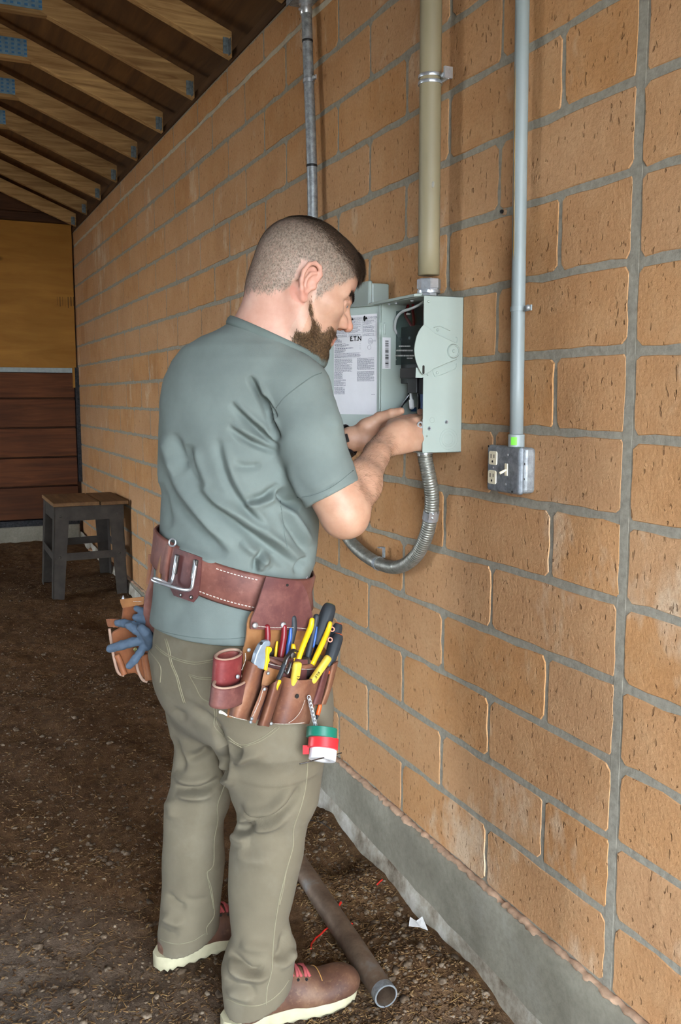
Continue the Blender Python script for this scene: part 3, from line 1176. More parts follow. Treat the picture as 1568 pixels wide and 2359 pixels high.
for (px, py) in ((1136, 1055), (1134, 1099)):
    c = face(px, py)
    P = []
    for kk in range(28):
        w = 2 * math.pi * kk / 28
        yy_, zz_ = .0155 * math.cos(w), .0168 * math.sin(w)
        P.append(c + [0.002, max(-.0145, min(.0145, yy_ * 1.25)), max(-.0142, min(.0142, zz_ * 1.05))])
    so = obj('socket', G().prism(P, (-.0042, 0, 0)), M_CREAM, ob, bevel=.0008, seg=1, label='ivory socket face')
    sl = G()
    for dy, hh in ((.0055, .0042), (-.0055, .0036)):
        sl.obox(c + [-.0022, dy, .004], (1, 0, 0), (0, 1, 0), (0, 0, 1), (.0004, .0010, hh))
    sl.lathe(c + [-.0018, 0, -.0072], (-1, 0, 0), [(.0026, 0), (.0026, .0008)], 10)
    obj('slots', sl, M_SLOT, so)
sw = face(1166, 1082)
fr = obj('switch_frame', G().obox(sw + [-.0003, 0, 0], (1, 0, 0), (0, 1, 0), (0, 0, 1), (.0012, .0048, .0125)), M_CREAM, ob, bevel=.0006, seg=1)
lv = [sw, sw + [-.006, .001, -.003], sw + [-.0125, .002, -.0062], sw + [-.015, .0022, -.0074]]
obj('toggle', G().tube(lv, [.0030, .0032, .0036, .0030], 8, flat=.8), M_CREAM, ob, bevel=.0006, seg=1, label='ivory toggle switch lever')
for (px, py, r) in ((1136, 1077, .002), (1170, 1048, .0026), (1165, 1116, .0026)):
    obj('cover_screw', G().lathe(face(px, py), (-1, 0, 0), [(r, 0), (r, .0008), (r * .5, .0016)], 10), M_CHROME, ob, autos=40)
for (px, py) in ((1125, 1028), (1179, 1133)):
    obj('hole', G().lathe(face(px, py), (-1, 0, 0), [(.0024, 0), (.0024, .0003)], 10), M_SLOT, ob)
for (px, py) in ((1206, 1039), (1207, 1069), (1206, 1104)):
    obj('hole', G().lathe(on(1, ry + .002, px, py), (0, -1, 0), [(.0024, 0), (.0024, .0003)], 10), M_SLOT, ob)

# ------------------------------------------------------------------ conduits


def vpipe(px0, py0, px1, py1, x, ext=(0, 0), k=14):
    a, b = on(0, x, px0, py0), on(0, x, px1, py1)
    d = (b - a)
    return np.array([a + d * u for u in np.linspace(-ext[0], 1 + ext[1], k)])


def strap(parent, c, r, axis, m, w=.010, ear=-1, plen=.026, bolt=True, name='strap', ear_r=.011):
    """band around a pipe with a bolted ear lying on the wall side"""
    axis = np.asarray(axis) / np.linalg.norm(axis)
    g = G().lathe(c - axis * w / 2, axis, [(r + .0002, 0), (r + .0022, 0), (r + .0022, w), (r + .0002, w)], 24, close=True)
    e = c + np.array([0.004, ear * (r + plen / 2), 0])
    g.obox(e, (0, 1, 0), (1, 0, 0), (0, 0, 1), (plen / 2, .0016, w * .6))
    s = obj(name, g, m, parent, autos=40)
    if bolt:
        p = c + np.array([.002, ear * (r + plen * .72), 0])
        obj('bolt', G().lathe(p, (-1, 0, 0), [(.0062, 0), (.0062, .003), (.0045, .006), (.002, .007)], 10), M_STEEL, s, autos=40)
    return s


# big conduit into the switch box
P = vpipe(992.5, 0, 987.5, 622, -.052, (.62, .02))
cb = thing('large_conduit', P[-1], 'thick weathered tan-grey conduit running up from the switch box', 'conduit')
obj('pipe', G().tube(P, .0243, 28), M_TANPIPE, cb, smooth=True)
c = on(0, -.052, 991, 185)
st = G()
for dz in (.007, -.007):
    st.lathe(c + [0, 0, dz - .0035], (0, 0, 1), [(.0245, 0), (.0268, 0), (.0275, .0035), (.0268, .007), (.0245, .007)], 28, close=True)
st.obox(c + [.016, -.030, 0], (0, 1, 0), (1, 0, 0), (0, 0, 1), (.020, .002, .010))
st.obox(c + [.016, -.049, .004], (0, 1, 0), (1, 0, 0), (0, 0, 1), (.003, .010, .012))
s_ = obj('pipe_clamp', st, M_CHROME, cb, autos=40, label='bright zinc two-band pipe clamp')
obj('bolt', G().lathe(c + [.012, -.040, 0], (-1, 0, 0), [(.006, 0), (.006, .003), (.0045, .007), (.002, .008)], 8), M_STEEL, s_, autos=40)
e = on(0, -.052, 987.5, 634)
top_z, bot_z = on(0, -.052, 987, 618)[2], BZ1
cx_, cy_ = e[0], e[1]
cn = obj('connector', G().lathe((cx_, cy_, bot_z), (0, 0, 1), [(.0215, 0), (.0215, .012), (.0255, .0125), (.0265, .014), (.0265, .018), (.0245, .019), (.0245, .022), (.027, .0225), (.027, .042), (.0255, .044), (.0245, .044)], 8), M_CHROME, cb, label='bright zinc compression connector')
obj('locknut', G().lathe((cx_, cy_, bot_z + .012), (0, 0, 1), [(.0232, 0), (.0262, 0), (.0262, .006), (.0232, .006)], 26, close=True), M_CHROME, cn, autos=40)
pb = on(0, -.0765, 997, 425)
obj('scuff_mark', G().ball(pb, (.0008, .006, .007), 8, 6), plain('pale_scuff', C(186, 182, 168), .8), cb)

# right conduit into the outlet box
P = vpipe(1203, 0, 1189, 1003, -.028, (.52, 0))
cr = thing('grey_conduit', P[-1], 'slim grey plastic conduit running down to the outlet box', 'conduit')
PV = NM('grey_pvc_streaked', C(138, 146, 146), .45)
_n = PV.noise(7, 4, co=PV.mapping((1, 1, .25)))
PV.col(PV.ramp(_n, [(.3, C(124, 132, 130)), (.7, C(150, 158, 158))]))
obj('pipe', G().tube(P, .0138, 24), PV.m, cr, smooth=True)
# rust streak down the pipe: a thin stained film on its surface
stp = [p + np.array([-.0135, -.0005, 0]) for p in vpipe(1199.5, 150, 1195, 600, -.028)]
obj('rust_streak', G().tube(stp, [.0006] + [.0022] * 12 + [.0006], 6, flat=.35, up=(1, 0, 0)), plain('rust_stain', C(150, 118, 62), .7, var=.3), cr, smooth=True)
ax_ = P[-1] - P[0]
c = on(0, -.028, 1193.5, 712)
strap(cr, c, .0138, ax_, M_PVC, .009, -1, .024)
e = P[-1]
ad = obj('box_adapter', G().lathe((e[0], e[1], ztop - .001), (0, 0, 1), [(.0165, 0), (.0165, .024), (.0145, .0255)], 24), M_PVC, cr, autos=40)
stp = on(0, e[0] - .0166, 1197, 1010)
sg = G()
rows = [[(e[0] + .0169 * math.cos(w), e[1] + .0169 * math.sin(w), z) for w in np.linspace(math.radians(196), math.radians(240), 6)] for z in (ztop + .003, ztop + .019)]
obj('sticker', sg.sheet(rows), M_GREENST, ad, label='bright green sticker')

# thin left conduit
pts = [on(0, -.034, *q) for q in ((704.5, 18), (707, 60), (708, 95), (711, 190), (714, 260), (718, 382), (720, 495), (721.5, 700), (723, 900), (724, 1090))]
cl = thing('thin_conduit', pts[-1], 'thin galvanised conduit with black tape bands above the man', 'conduit')
obj('pipe', G().tube(bez(pts, 5), .0152, 22), M_STEEL, cl, smooth=True)
for i in (2, 5):
    p = np.array(pts[i])
    obj('tape_band', G().lathe(p - [0, 0, .0035], (0, 0, 1), [(.0153, 0), (.0162, .0005), (.0162, .0065), (.0153, .007)], 22), M_BLACK, cl, smooth=True)
strap(cl, np.array(pts[3]) + [0, 0, .004], .0152, (0, 0, 1), M_CHROME, .010, -1, .030)
p = np.array(pts[0])
obj('coupling', G().lathe(p + [0, 0, -.02], (0, 0, 1), [(.0165, 0), (.018, .002), (.018, .018), (.016, .02), (.016, .026), (.021, .028), (.021, .04)], 18), M_CHROME, cl, autos=40)
obj('set_screw', G().tube([p + [-.017, -.005, -.01], p + [-.024, -.008, -.01]], .004, 8), M_CHROME, cl)
# ceiling-level box the thin conduit enters
q = p + np.array([0, 0, .018])
hb = thing('pull_box', q, 'galvanised square pull box on the wall under the roof', 'electrical box')
obj('box_body', G().box((q[0] - .036, q[1] - .052, q[2]), (-.0005, q[1] + .055, q[2] + .105)), M_STEEL, hb, bevel=.006)
obj('cover_plate', G().box((q[0] - .040, q[1] - .054, q[2] - .001), (q[0] - .036, q[1] + .057, q[2] + .107)), M_BRUSH, hb, bevel=.0015)
for dy, dz in ((-.042, .01), (.045, .095)):
    obj('cover_screw', G().lathe((q[0] - .040, q[1] + dy, q[2] + dz), (-1, 0, 0), [(.004, 0), (.003, .002)], 10), M_CHROME, hb)

# ------------------------------------------------------------------ flexible conduit looping under the box
fp = [((978, 1040), -.055), ((980, 1062), -.054), ((987, 1095), -.048), ((994, 1140), -.036), ((992, 1186), -.030), ((979, 1240), -.028), ((955, 1283), -.028), ((918, 1306), -.028), ((880, 1301), -.028), ((843, 1281), -.03), ((812, 1253), -.032), ((790, 1220), -.036), ((770, 1180), -.036), ((748, 1140), -.035), ((733, 1117), -.034)]
FP = bez([on(0, x, *q) for q, x in fp], 24)
sl = np.concatenate([[0], np.cumsum(np.linalg.norm(np.diff(FP, axis=0), axis=1))])
ss = np.arange(0, sl[-1], .00125)
FP2 = np.stack([np.interp(ss, sl, FP[:, i]) for i in range(3)], 1)
ph = (ss / .0064) % 1
RR = .0150 + .0026 * np.sqrt(np.clip(np.sin(math.pi * ph), 0, 1))
fxc = thing('flexible_conduit', FP2[len(FP2) // 2], 'ribbed flexible metal conduit looping below the switch box', 'conduit')
M_FLEX = m_metal('flex_steel', C(150, 148, 138), .34, .25, .65)
obj('ribbed_tube', G().tube(FP2, RR, 16), M_FLEX, fxc, smooth=True)
obj('box_connector', G().lathe((FP2[0][0], FP2[0][1], BZ0 + .001), (0, 0, -1), [(.0195, 0), (.0195, .006), (.0178, .007), (.0178, .012)], 18), M_CHROME, fxc, autos=40)


def near(px, py):
    q = proj(FP2)
    return int(np.argmin((q[:, 0] - px) ** 2 + (q[:, 1] - py) ** 2))


i = near(992, 1187)
tx_ = FP2[i + 2] - FP2[i - 2]
tx_ /= np.linalg.norm(tx_)
g = G().lathe(FP2[i] - tx_ * .011, tx_, [(.0176, 0), (.0192, 0), (.0192, .022), (.0176, .022)], 22, close=True)
s_ = obj('coupling_band', g, M_CHROME, fxc, autos=40, label='bright band clamp with bolts')
g = G().obox(FP2[i] + np.array([-.006, -.019, .0]), tx_, (0, 1, 0), np.cross(tx_, (0, 1, 0)), (.010, .0016, .012))
obj('clamp_plate', g, M_CHROME, s_, bevel=.001, seg=1)
for k in (-1, 1):
    obj('bolt', G().lathe(FP2[i] + np.array([-.006, -.0205, 0]) + tx_ * .005 * k, (0, -1, 0), [(.0032, 0), (.0028, .0025), (.001, .003)], 10), M_CHROME, s_, smooth=True)
i = near(872, 1297)
tx_ = FP2[i + 2] - FP2[i - 2]
tx_ /= np.linalg.norm(tx_)
g = G().lathe(FP2[i] - tx_ * .006, tx_, [(.0176, 0), (.0190, 0), (.0190, .012), (.0176, .012)], 22, close=True)
s_ = obj('strap', g, M_STEEL, fxc, autos=40)
q = FP2[i] + np.array([.012, -.006, .0185])
g = G().obox(q + UP * .012, (0, 1, 0), (1, 0, 0), UP, (.006, .0015, .014))
g.obox(q + [-.008, 0, .025], (0, 1, 0), (1, 0, 0), UP, (.006, .008, .0014))
obj('strap_ear', g, M_STEEL, s_)
# ================================================================== implicit surfaces -> mesh (surface nets)
def unit(v):
    v = np.asarray(v, float)
    return v / np.linalg.norm(v)


def ellipsoid(c, r, ax=None):
    c, r = np.asarray(c, np.float32), np.asarray(r, np.float32)
    A = np.eye(3, dtype=np.float32) if ax is None else np.asarray(ax, np.float32)   # rows = axes

    def f(P):
        q = (P - c) @ A.T
        k0 = np.sqrt(((q / r) ** 2).sum(-1))
        k1 = np.sqrt(((q / (r * r)) ** 2).sum(-1)) + 1e-9
        return k0 * (k0 - 1) / k1
    ext = np.abs(A * r[:, None]).sum(0)
    return f, c - ext, c + ext


def capsule_f(a, b, ra, rb=None):
    a, b = np.asarray(a, np.float32), np.asarray(b, np.float32)
    rb = ra if rb is None else rb
    d = b - a
    L2 = float(d @ d) + 1e-12

    def f(P):
        h = np.clip(((P - a) @ d) / L2, 0, 1)
        return np.linalg.norm(P - a - h[..., None] * d, axis=-1) - (ra + (rb - ra) * h)
    R = max(ra, rb)
    return f, np.minimum(a, b) - R, np.maximum(a, b) + R


def loft_f(rows, n=2.3):
    """rows: (z, cx, cy, a, b, angle of the lateral axis); horizontal superellipse sections"""
    Rw = np.array(sorted(rows), float)
    z = Rw[:, 0]

    def f(P):
        zz = P[..., 2]
        cx, cy, a, b, th = (np.interp(zz, z, Rw[:, i]) for i in range(1, 6))
        dx, dy = P[..., 0] - cx, P[..., 1] - cy
        c, s = np.cos(th), np.sin(th)
        u, v = (dx * c + dy * s) / a, (-dx * s + dy * c) / b
        q = (np.abs(u) ** n + np.abs(v) ** n) ** (1 / n)
        d = (q - 1) * np.minimum(a, b)
        return np.maximum(d, np.maximum(z[0] - zz, zz - z[-1])).astype(np.float32)
    m = Rw[:, 3:5].max()
    return f, np.array([(Rw[:, 1] - m).min(), (Rw[:, 2] - m).min(), z[0]]), np.array([(Rw[:, 1] + m).max(), (Rw[:, 2] + m).max(), z[-1]])


def isect(p, q):
    """intersection of prim p with half-space(s)/function q"""
    f, lo, hi = p
    return (lambda P: np.maximum(f(P), q(P))), lo, hi


def halfspace(c, n):
    c, n = np.asarray(c, np.float32), unit(n).astype(np.float32)
    return lambda P: (P - c) @ n          # keeps the side opposite to n


class Field:
    def __init__(s):
        s.p = []

    def add(s, prim, k=.01, op='u'):
        s.p.append((prim, k, op))
        return s

    def __call__(s, P):
        d = np.full(P.shape[:-1], .5, np.float32)
        for (f, lo, hi), k, op in s.p:
            d = s.comb(d, f(P), k, op)
        return d

    @staticmethod
    def comb(d, e, k, op):
        if op == 'u':
            if k <= 0:
                return np.minimum(d, e)
            h = np.clip(.5 + .5 * (d - e) / k, 0, 1)
            return d + (e - d) * h - k * h * (1 - h)
        if op == 's':                      # subtract e
            e = -e
            h = np.clip(.5 - .5 * (d - e) / max(k, 1e-6), 0, 1)
            return d + (e - d) * h + k * h * (1 - h)
        if op == 'i':
            return np.maximum(d, e)
        return d

    def mesh(s, lo, hi, vox, smooth=1):
        lo, hi = np.asarray(lo, float), np.asarray(hi, float)
        n = np.ceil((hi - lo) / vox).astype(int) + 1
        D = np.full(n, .5, np.float32)
        ax = [lo[i] + vox * np.arange(n[i]) for i in range(3)]
        for (f, a, b), k, op in s.p:
            pad = max(k * 1.5, .012) + 2 * vox
            i0 = np.clip(np.floor((np.asarray(a) - pad - lo) / vox).astype(int), 0, n)
            i1 = np.clip(np.ceil((np.asarray(b) + pad - lo) / vox).astype(int) + 1, 0, n)
            if (i1 <= i0).any():
                continue
            sl = tuple(slice(p, q) for p, q in zip(i0, i1))
            P = np.stack(np.meshgrid(*[ax[i][sl[i]] for i in range(3)], indexing='ij'), -1).astype(np.float32)
            D[sl] = s.comb(D[sl], f(P).astype(np.float32), k, op)
        V, Fq = surface_nets(D, lo, vox)
        for _ in range(smooth):
            V = relax(V, Fq, .5)
        return V, Fq


def relax(V, Fq, w=.5):
    S = np.zeros_like(V)
    c = np.zeros(len(V))
    for a, b in ((0, 1), (1, 2), (2, 3), (3, 0)):
        np.add.at(S, Fq[:, a], V[Fq[:, b]])
        np.add.at(S, Fq[:, b], V[Fq[:, a]])
        np.add.at(c, Fq[:, a], 1)
        np.add.at(c, Fq[:, b], 1)
    return V * (1 - w) + w * S / np.maximum(c, 1)[:, None]


def surface_nets(D, lo, vox):
    I = D < 0
    nx, ny, nz = D.shape
    cnt = np.zeros((nx - 1, ny - 1, nz - 1), np.int8)
    for dx in (0, 1):
        for dy in (0, 1):
            for dz in (0, 1):
                cnt += I[dx:nx - 1 + dx, dy:ny - 1 + dy, dz:nz - 1 + dz]
    act = (cnt > 0) & (cnt < 8)
    ci = np.argwhere(act)
    idx = np.full(act.shape, -1, np.int32)
    idx[act] = np.arange(len(ci))
    cor = np.array([(i & 1, (i >> 1) & 1, (i >> 2) & 1) for i in range(8)])
    val = np.stack([D[ci[:, 0] + c[0], ci[:, 1] + c[1], ci[:, 2] + c[2]] for c in cor], 1)
    S = np.zeros((len(ci), 3))
    m = np.zeros(len(ci))
    for i in range(8):
        for bit in (1, 2, 4):
            j = i | bit
            if j == i:
                continue
            a, b = val[:, i], val[:, j]
            x = (a < 0) != (b < 0)
            t = np.where(x, a / np.where(x, a - b, 1), 0)
            p = cor[i] + t[:, None] * (cor[j] - cor[i])
            S += np.where(x[:, None], p, 0)
            m += x
    V = np.asarray(lo) + vox * (ci + S / np.maximum(m, 1)[:, None])
    quads = []
    for axis in range(3):
        o = [a for a in range(3) if a != axis]
        s0 = [slice(None)] * 3
        s1 = [slice(None)] * 3
        s0[axis], s1[axis] = slice(0, -1), slice(1, None)
        a, b = I[tuple(s0)], I[tuple(s1)]
        e = np.argwhere(a != b)
        e = e[(e[:, o[0]] > 0) & (e[:, o[1]] > 0) & (e[:, o[0]] < D.shape[o[0]] - 1) & (e[:, o[1]] < D.shape[o[1]] - 1)]
        if not len(e):
            continue
        c = []
        for d0, d1 in ((0, 0), (1, 0), (1, 1), (0, 1)):
            q = e.copy()
            q[:, o[0]] -= d0
            q[:, o[1]] -= d1
            c.append(idx[q[:, 0], q[:, 1], q[:, 2]])
        q = np.stack(c, 1)
        fl = a[e[:, 0], e[:, 1], e[:, 2]]
        if axis == 1:
            fl = ~fl
        q[~fl] = q[~fl][:, ::-1]
        quads.append(q)
    Q = np.vstack(quads)
    return V, Q[(Q >= 0).all(1)]


def vnormals(V, Fq):
    n = np.cross(V[Fq[:, 2]] - V[Fq[:, 0]], V[Fq[:, 3]] - V[Fq[:, 1]])
    N = np.zeros_like(V)
    for k in range(4):
        np.add.at(N, Fq[:, k], n)
    return N / (np.linalg.norm(N, axis=1)[:, None] + 1e-12)


def ring(field, c, u, v, n=48, r0=.02, r1=.4):
    """points where the plane through c spanned by u, v meets the surface"""
    c, u, v = np.asarray(c, float), unit(u), unit(v)
    w = np.linspace(0, 2 * math.pi, n, endpoint=False)
    D = np.cos(w)[:, None] * u + np.sin(w)[:, None] * v
    rs = np.linspace(r0, r1, 160)
    P = c + rs[None, :, None] * D[:, None, :]
    d = field(P.astype(np.float32))
    out = []
    for i in range(n):
        s = np.where(d[i] > 0)[0]
        k = s[0] if len(s) else len(rs) - 1
        if k > 0:
            a, b = d[i][k - 1], d[i][k]
            t = a / (a - b + 1e-9)
            r = rs[k - 1] + t * (rs[k] - rs[k - 1])
        else:
            r = rs[0]
        out.append(c + r * D[i])
    return np.array(out), D


def vcol(o, name, vals):
    """per-vertex float attribute"""
    at_ = o.data.attributes.new(name, 'FLOAT', 'POINT')
    at_.data.foreach_set('value', np.ascontiguousarray(vals, np.float32))


def fold(V, N, pix, width, height, tlim=None, sharp=1.0, base=None):
    """raise (or sink) the cloth along a crease drawn through pixels on its visible side"""
    q = proj(V)
    P = bez(pix, 6)
    best = np.full(len(V), 1e9)
    tt = np.zeros(len(V))
    cum = np.concatenate([[0], np.cumsum(np.linalg.norm(np.diff(P, axis=0), axis=1))])
    for i in range(len(P) - 1):
        a, d = P[i], P[i + 1] - P[i]
        h = np.clip(((q - a) @ d) / (d @ d + 1e-9), 0, 1)
        e = np.linalg.norm(q - a - h[:, None] * d, axis=1)
        b = e < best
        best[b] = e[b]
        tt[b] = (cum[i] + h[b] * (cum[i + 1] - cum[i])) / cum[-1]
    facing = np.clip(-(N @ CF) * 2.5 + .35, 0, 1)
    env = np.clip(np.minimum(tt, 1 - tt) * 4, 0.02, 1) ** .8
    amt = height * np.exp(-(best / width) ** 2) * env * facing
    if tlim is not None:
        t = (V - CAM) @ CF
        amt *= (t < tlim)
    V += N * amt[:, None]
# ================================================================== the man
FH = np.array([math.sin(YAW), math.cos(YAW), 0])
RH = np.array([math.cos(YAW), -math.sin(YAW), 0])
UPV = np.array([0, 0, 1.0])


def lateral_angle(phi):
    """angle in the ground plane of his right-hand direction when he faces phi degrees to the right of the view"""
    p = math.radians(phi)
    d = math.cos(p) * RH - math.sin(p) * FH
    return math.atan2(d[1], d[0])


def section(py, l, r, t, ratio, phi):
    """horizontal section whose outline spans pixels l..r on row py at depth t"""
    p = math.radians(phi)
    c = at((l + r) / 2, py, t)
    w = (r - l) / 2 / F_PX * t
    a = w / math.sqrt(math.cos(p) ** 2 + (ratio * math.sin(p)) ** 2)
    return (c[2], c[0], c[1], a, a * ratio, lateral_angle(phi))


# ------------------------------------------------------------------ skin material
k = NM('skin', C(205, 158, 132), .5, 0, .4)
att = k.n('ShaderNodeAttribute', attribute_name='stubble').outputs['Fac']
red = k.n('ShaderNodeAttribute', attribute_name='flush').outputs['Fac']
tan_ = k.n('ShaderNodeAttribute', attribute_name='tan').outputs['Fac']
a = k.noise(28, 4, .6)
f = k.noise(420, 2, .6)
c = k.ramp(a, [(.3, C(192, 150, 130)), (.7, C(208, 170, 150))])
c = k.mix(tan_, c, k.ramp(a, [(.3, C(172, 126, 98)), (.7, C(192, 148, 120))]))
c = k.mix(k.math('MULTIPLY', red, .6), c, C(206, 120, 104))
c = k.mix(att, c, k.ramp(f, [(.35, C(112, 98, 88)), (.7, C(168, 150, 134))]))
k.col(c)
k.b.inputs['Subsurface Weight'].default_value = .12
k.b.inputs['Subsurface Radius'].default_value = (1, .35, .2)
k.b.inputs['Subsurface Scale'].default_value = .006
k.bump(k.noise(300, 3, .6), .12, .002)
M_SKIN = k.m

# ------------------------------------------------------------------ head frame
H_YAW, H_PIT, H_ROLL, HS = math.radians(72), math.radians(25), math.radians(2), 1.05
HO = at(691, 668, 1.88)
_F = math.cos(H_YAW) * FH + math.sin(H_YAW) * RH
_R = unit(np.cross(_F, UPV))
HF = _F * math.cos(H_PIT) - UPV * math.sin(H_PIT)
_U = UPV * math.cos(H_PIT) + _F * math.sin(H_PIT)
HR = _R * math.cos(H_ROLL) + _U * math.sin(H_ROLL)
HU = _U * math.cos(H_ROLL) - _R * math.sin(H_ROLL)
HA = np.stack([HR, HF, HU])                 # rows: right, forward, up


def hw(p):
    return HO + HS * (np.asarray(p, float) @ HA)


def he(c, r, ax=None):
    A = HA if ax is None else np.asarray(ax) @ HA
    return ellipsoid(hw(c), np.asarray(r) * HS, A)


def hc(a, b, ra, rb=None):
    return capsule_f(hw(a), hw(b), ra * HS, None if rb is None else rb * HS)


body = Field()
# skull and face
body.add(he((0, -.010, .050), (.0755, .098, .086)), 0)
body.add(he((0, .045, .050), (.062, .050, .062)), .03)
body.add(he((0, -.045, .005), (.062, .052, .060)), .03)
body.add(he((0, .040, -.020), (.060, .054, .068)), .03)
body.add(he((0, .066, -.062), (.038, .030, .040)), .025)
for s in (1, -1):
    body.add(he((s * .046, .052, -.010), (.022, .032, .020)), .02)
    body.add(hc((s * .058, -.004, -.040), (s * .050, .018, -.072), .017, .016), .02)
    body.add(hc((s * .050, .018, -.072), (s * .016, .076, -.100), .016, .015), .025)
body.add(he((0, .079, -.098), (.024, .018, .018)), .018)
for s in (1, -1):
    body.add(hc((s * .044, .074, .026), (s * .010, .092, .023), .010, .010), .014)
    body.add(he((s * .033, .097, .005), (.017, .011, .010)), .010, 's')
    body.add(he((s * .046, .090, .004), (.016, .015, .010)), .008, 's')
    body.add(he((s * .033, .079, .005), (.0117, .0117, .0117)), .002)
    body.add(hc((s * .020, .0890, .0095), (s * .033, .0915, .0130), .0034, .0036), .003)
    body.add(hc((s * .033, .0915, .0130), (s * .0465, .0815, .0075), .0036, .0030), .003)
    body.add(hc((s * .021, .0880, .0), (s * .034, .0900, -.0035), .0028, .003), .003)
    body.add(hc((s * .034, .0900, -.0035), (s * .0465, .0812, .0025), .003, .0028), .003)
body.add(hc((0, .094, .016), (0, .117, -.020), .0072, .0100), .010)
body.add(he((0, .1175, -.022), (.0105, .0095, .0095)), .005)
for s in (1, -1):
    body.add(he((s * .011, .096, -.018), (.012, .014, .012)), .008)
    body.add(he((s * .0115, .1035, -.026), (.0068, .010, .0075)), .005)
    body.add(he((s * .0062, .1095, -.0335), (.0033, .0055, .003)), .003, 's')
body.add(hc((-.020, .088, -.057), (0, .0985, -.0545), .005, .006), .006)
body.add(hc((.020, .088, -.057), (0, .0985, -.0545), .005, .006), .006)
body.add(hc((-.018, .087, -.068), (0, .0965, -.0665), .005, .0068), .006)
body.add(hc((.018, .087, -.068), (0, .0965, -.0665), .005, .0068), .006)
body.add(hc((-.024, .090, -.0615), (.024, .090, -.0615), .0016), .003, 's')
# ears
for s in (1, -1):
    def E(y, z, x):
        return (s * x, y, z)
    body.add(he(E(-.010, .002, .079), (.0055, .0165, .030)), .006)
    hx = [E(.006, .006, .076), E(.008, .022, .080), E(.000, .033, .085), E(-.012, .035, .089), E(-.023, .026, .093), E(-.027, .010, .094), E(-.024, -.006, .092), E(-.016, -.020, .088), E(-.008, -.030, .083)]
    for p, q in zip(hx[:-1], hx[1:]):
        body.add(hc(p, q, .0042), .003)
    body.add(he(E(-.003, -.031, .080), (.005, .008, .008)), .004)
    ah = [E(-.002, .020, .0835), E(-.011, .014, .0865), E(-.015, .000, .0865), E(-.010, -.013, .0845)]
    for p, q in zip(ah[:-1], ah[1:]):
        body.add(hc(p, q, .0034), .003)
    body.add(he(E(-.004, -.002, .087), (.0065, .0075, .0095)), .003, 's')
    body.add(he(E(-.012, .024, .093), (.004, .005, .006)), .003, 's')
    body.add(he(E(.006, -.003, .079), (.006, .005, .007)), .003)
# neck and shoulders
NB = at(600, 805, 1.905)
body.add(capsule_f(hw((0, -.040, -.030)), at(618, 775, 1.90), .060, .066), .035)
body.add(capsule_f(hw((0, -.010, -.055)), at(640, 800, 1.915), .050, .058), .03)
body.add(capsule_f(at(618, 775, 1.90), at(585, 860, 1.92), .066, .085), .04)
for s, q in ((1, at(680, 892, 1.84)), (-1, at(470, 850, 2.06))):
    body.add(capsule_f(at(596, 800, 1.90), q, .05, .042), .04)
# sterno-mastoid
body.add(capsule_f(hw((.062, -.022, -.025)), at(668, 815, 1.90), .014, .012), .02)

# arms: shoulder, elbow, wrist
R_SH, R_EL, R_WR = at(692, 900, 1.83), at(796, 1183, 1.80), at(886, 1022, 2.005)
L_SH, L_EL, L_WR = at(465, 880, 2.08), at(600, 1090, 2.28), at(808, 1012, 2.17)
body.add(capsule_f(R_SH, at(728, 1030, 1.808), .048, .044), .03)
body.add(capsule_f(at(728, 1030, 1.808), at(776, 1145, 1.80), .044, .044), .03)
body.add(capsule_f(at(776, 1145, 1.80), R_EL, .045, .042), .03)
body.add(ellipsoid(at(793, 1198, 1.795), (.038, .036, .032)), .02)
body.add(capsule_f(R_EL, at(828, 1115, 1.865), .040, .0415), .025)
body.add(capsule_f(at(828, 1115, 1.865), at(866, 1050, 1.955), .0405, .027), .025)
body.add(capsule_f(at(866, 1050, 1.955), R_WR, .026, .0215), .015)
body.add(capsule_f(at(860, 1045, 1.985), at(884, 1016, 2.03), .022, .0205), .02)
body.add(capsule_f(L_SH, L_EL, .055, .042), .03)
body.add(capsule_f(L_EL, at(690, 1050, 2.23), .042, .041), .02)
body.add(capsule_f(at(690, 1050, 2.23), L_WR, .040, .027), .02)

# ------------------------------------------------------------------ hands


def finger(pts, r0, r1, k=.006):
    n = len(pts) - 1
    rs_ = np.linspace(r0, r1, n + 1)
    for i in range(n):
        body.add(capsule_f(pts[i], pts[i + 1], rs_[i], rs_[i + 1]), k if i == 0 else .002)
        if i:
            body.add(ellipsoid(pts[i], np.array([1, 1, 1]) * rs_[i] * 1.07), .003)


# right hand: back of the hand to the camera, fingers reaching into the box
kn = [at(955, 973, 2.075), at(961, 991, 2.062), at(961, 1010, 2.055), at(955, 1027, 2.055)]   # index .. little
for i, q in enumerate(kn):
    st_ = [at(893, 1003, 2.025), at(893, 1014, 2.015), at(893, 1026, 2.012), at(893, 1034, 2.015)][i]
    body.add(capsule_f(st_, q, [.018, .0185, .018, .0165][i], [.0125, .0125, .012, .0112][i]), .014)
body.add(ellipsoid(at(922, 1003, 2.045), (.036, .030, .034)), .02)
inx, iny = np.array([1, 0, 0.]), np.array([0, 1, 0.])
dirs = [unit((.85, .35, .25)), unit((.9, .25, 0)), unit((.88, .3, -.1)), unit((.8, .4, -.2))]
for i, (q, d) in enumerate(zip(kn, dirs)):
    L1, L2, L3 = [(.040, .024, .019), (.043, .027, .020), (.040, .025, .020), (.031, .019, .017)][i]
    p1 = q + d * L1
    d2 = unit(d + np.array([-.35, .75, .10]))
    p2 = p1 + d2 * L2
    d3 = unit(d2 + np.array([-.55, .35, .12]))
    p3 = p2 + d3 * L3
    finger([q, p1, p2, p3], [.0112, .0115, .011, .0098][i], [.0075, .0078, .0075, .0068][i])
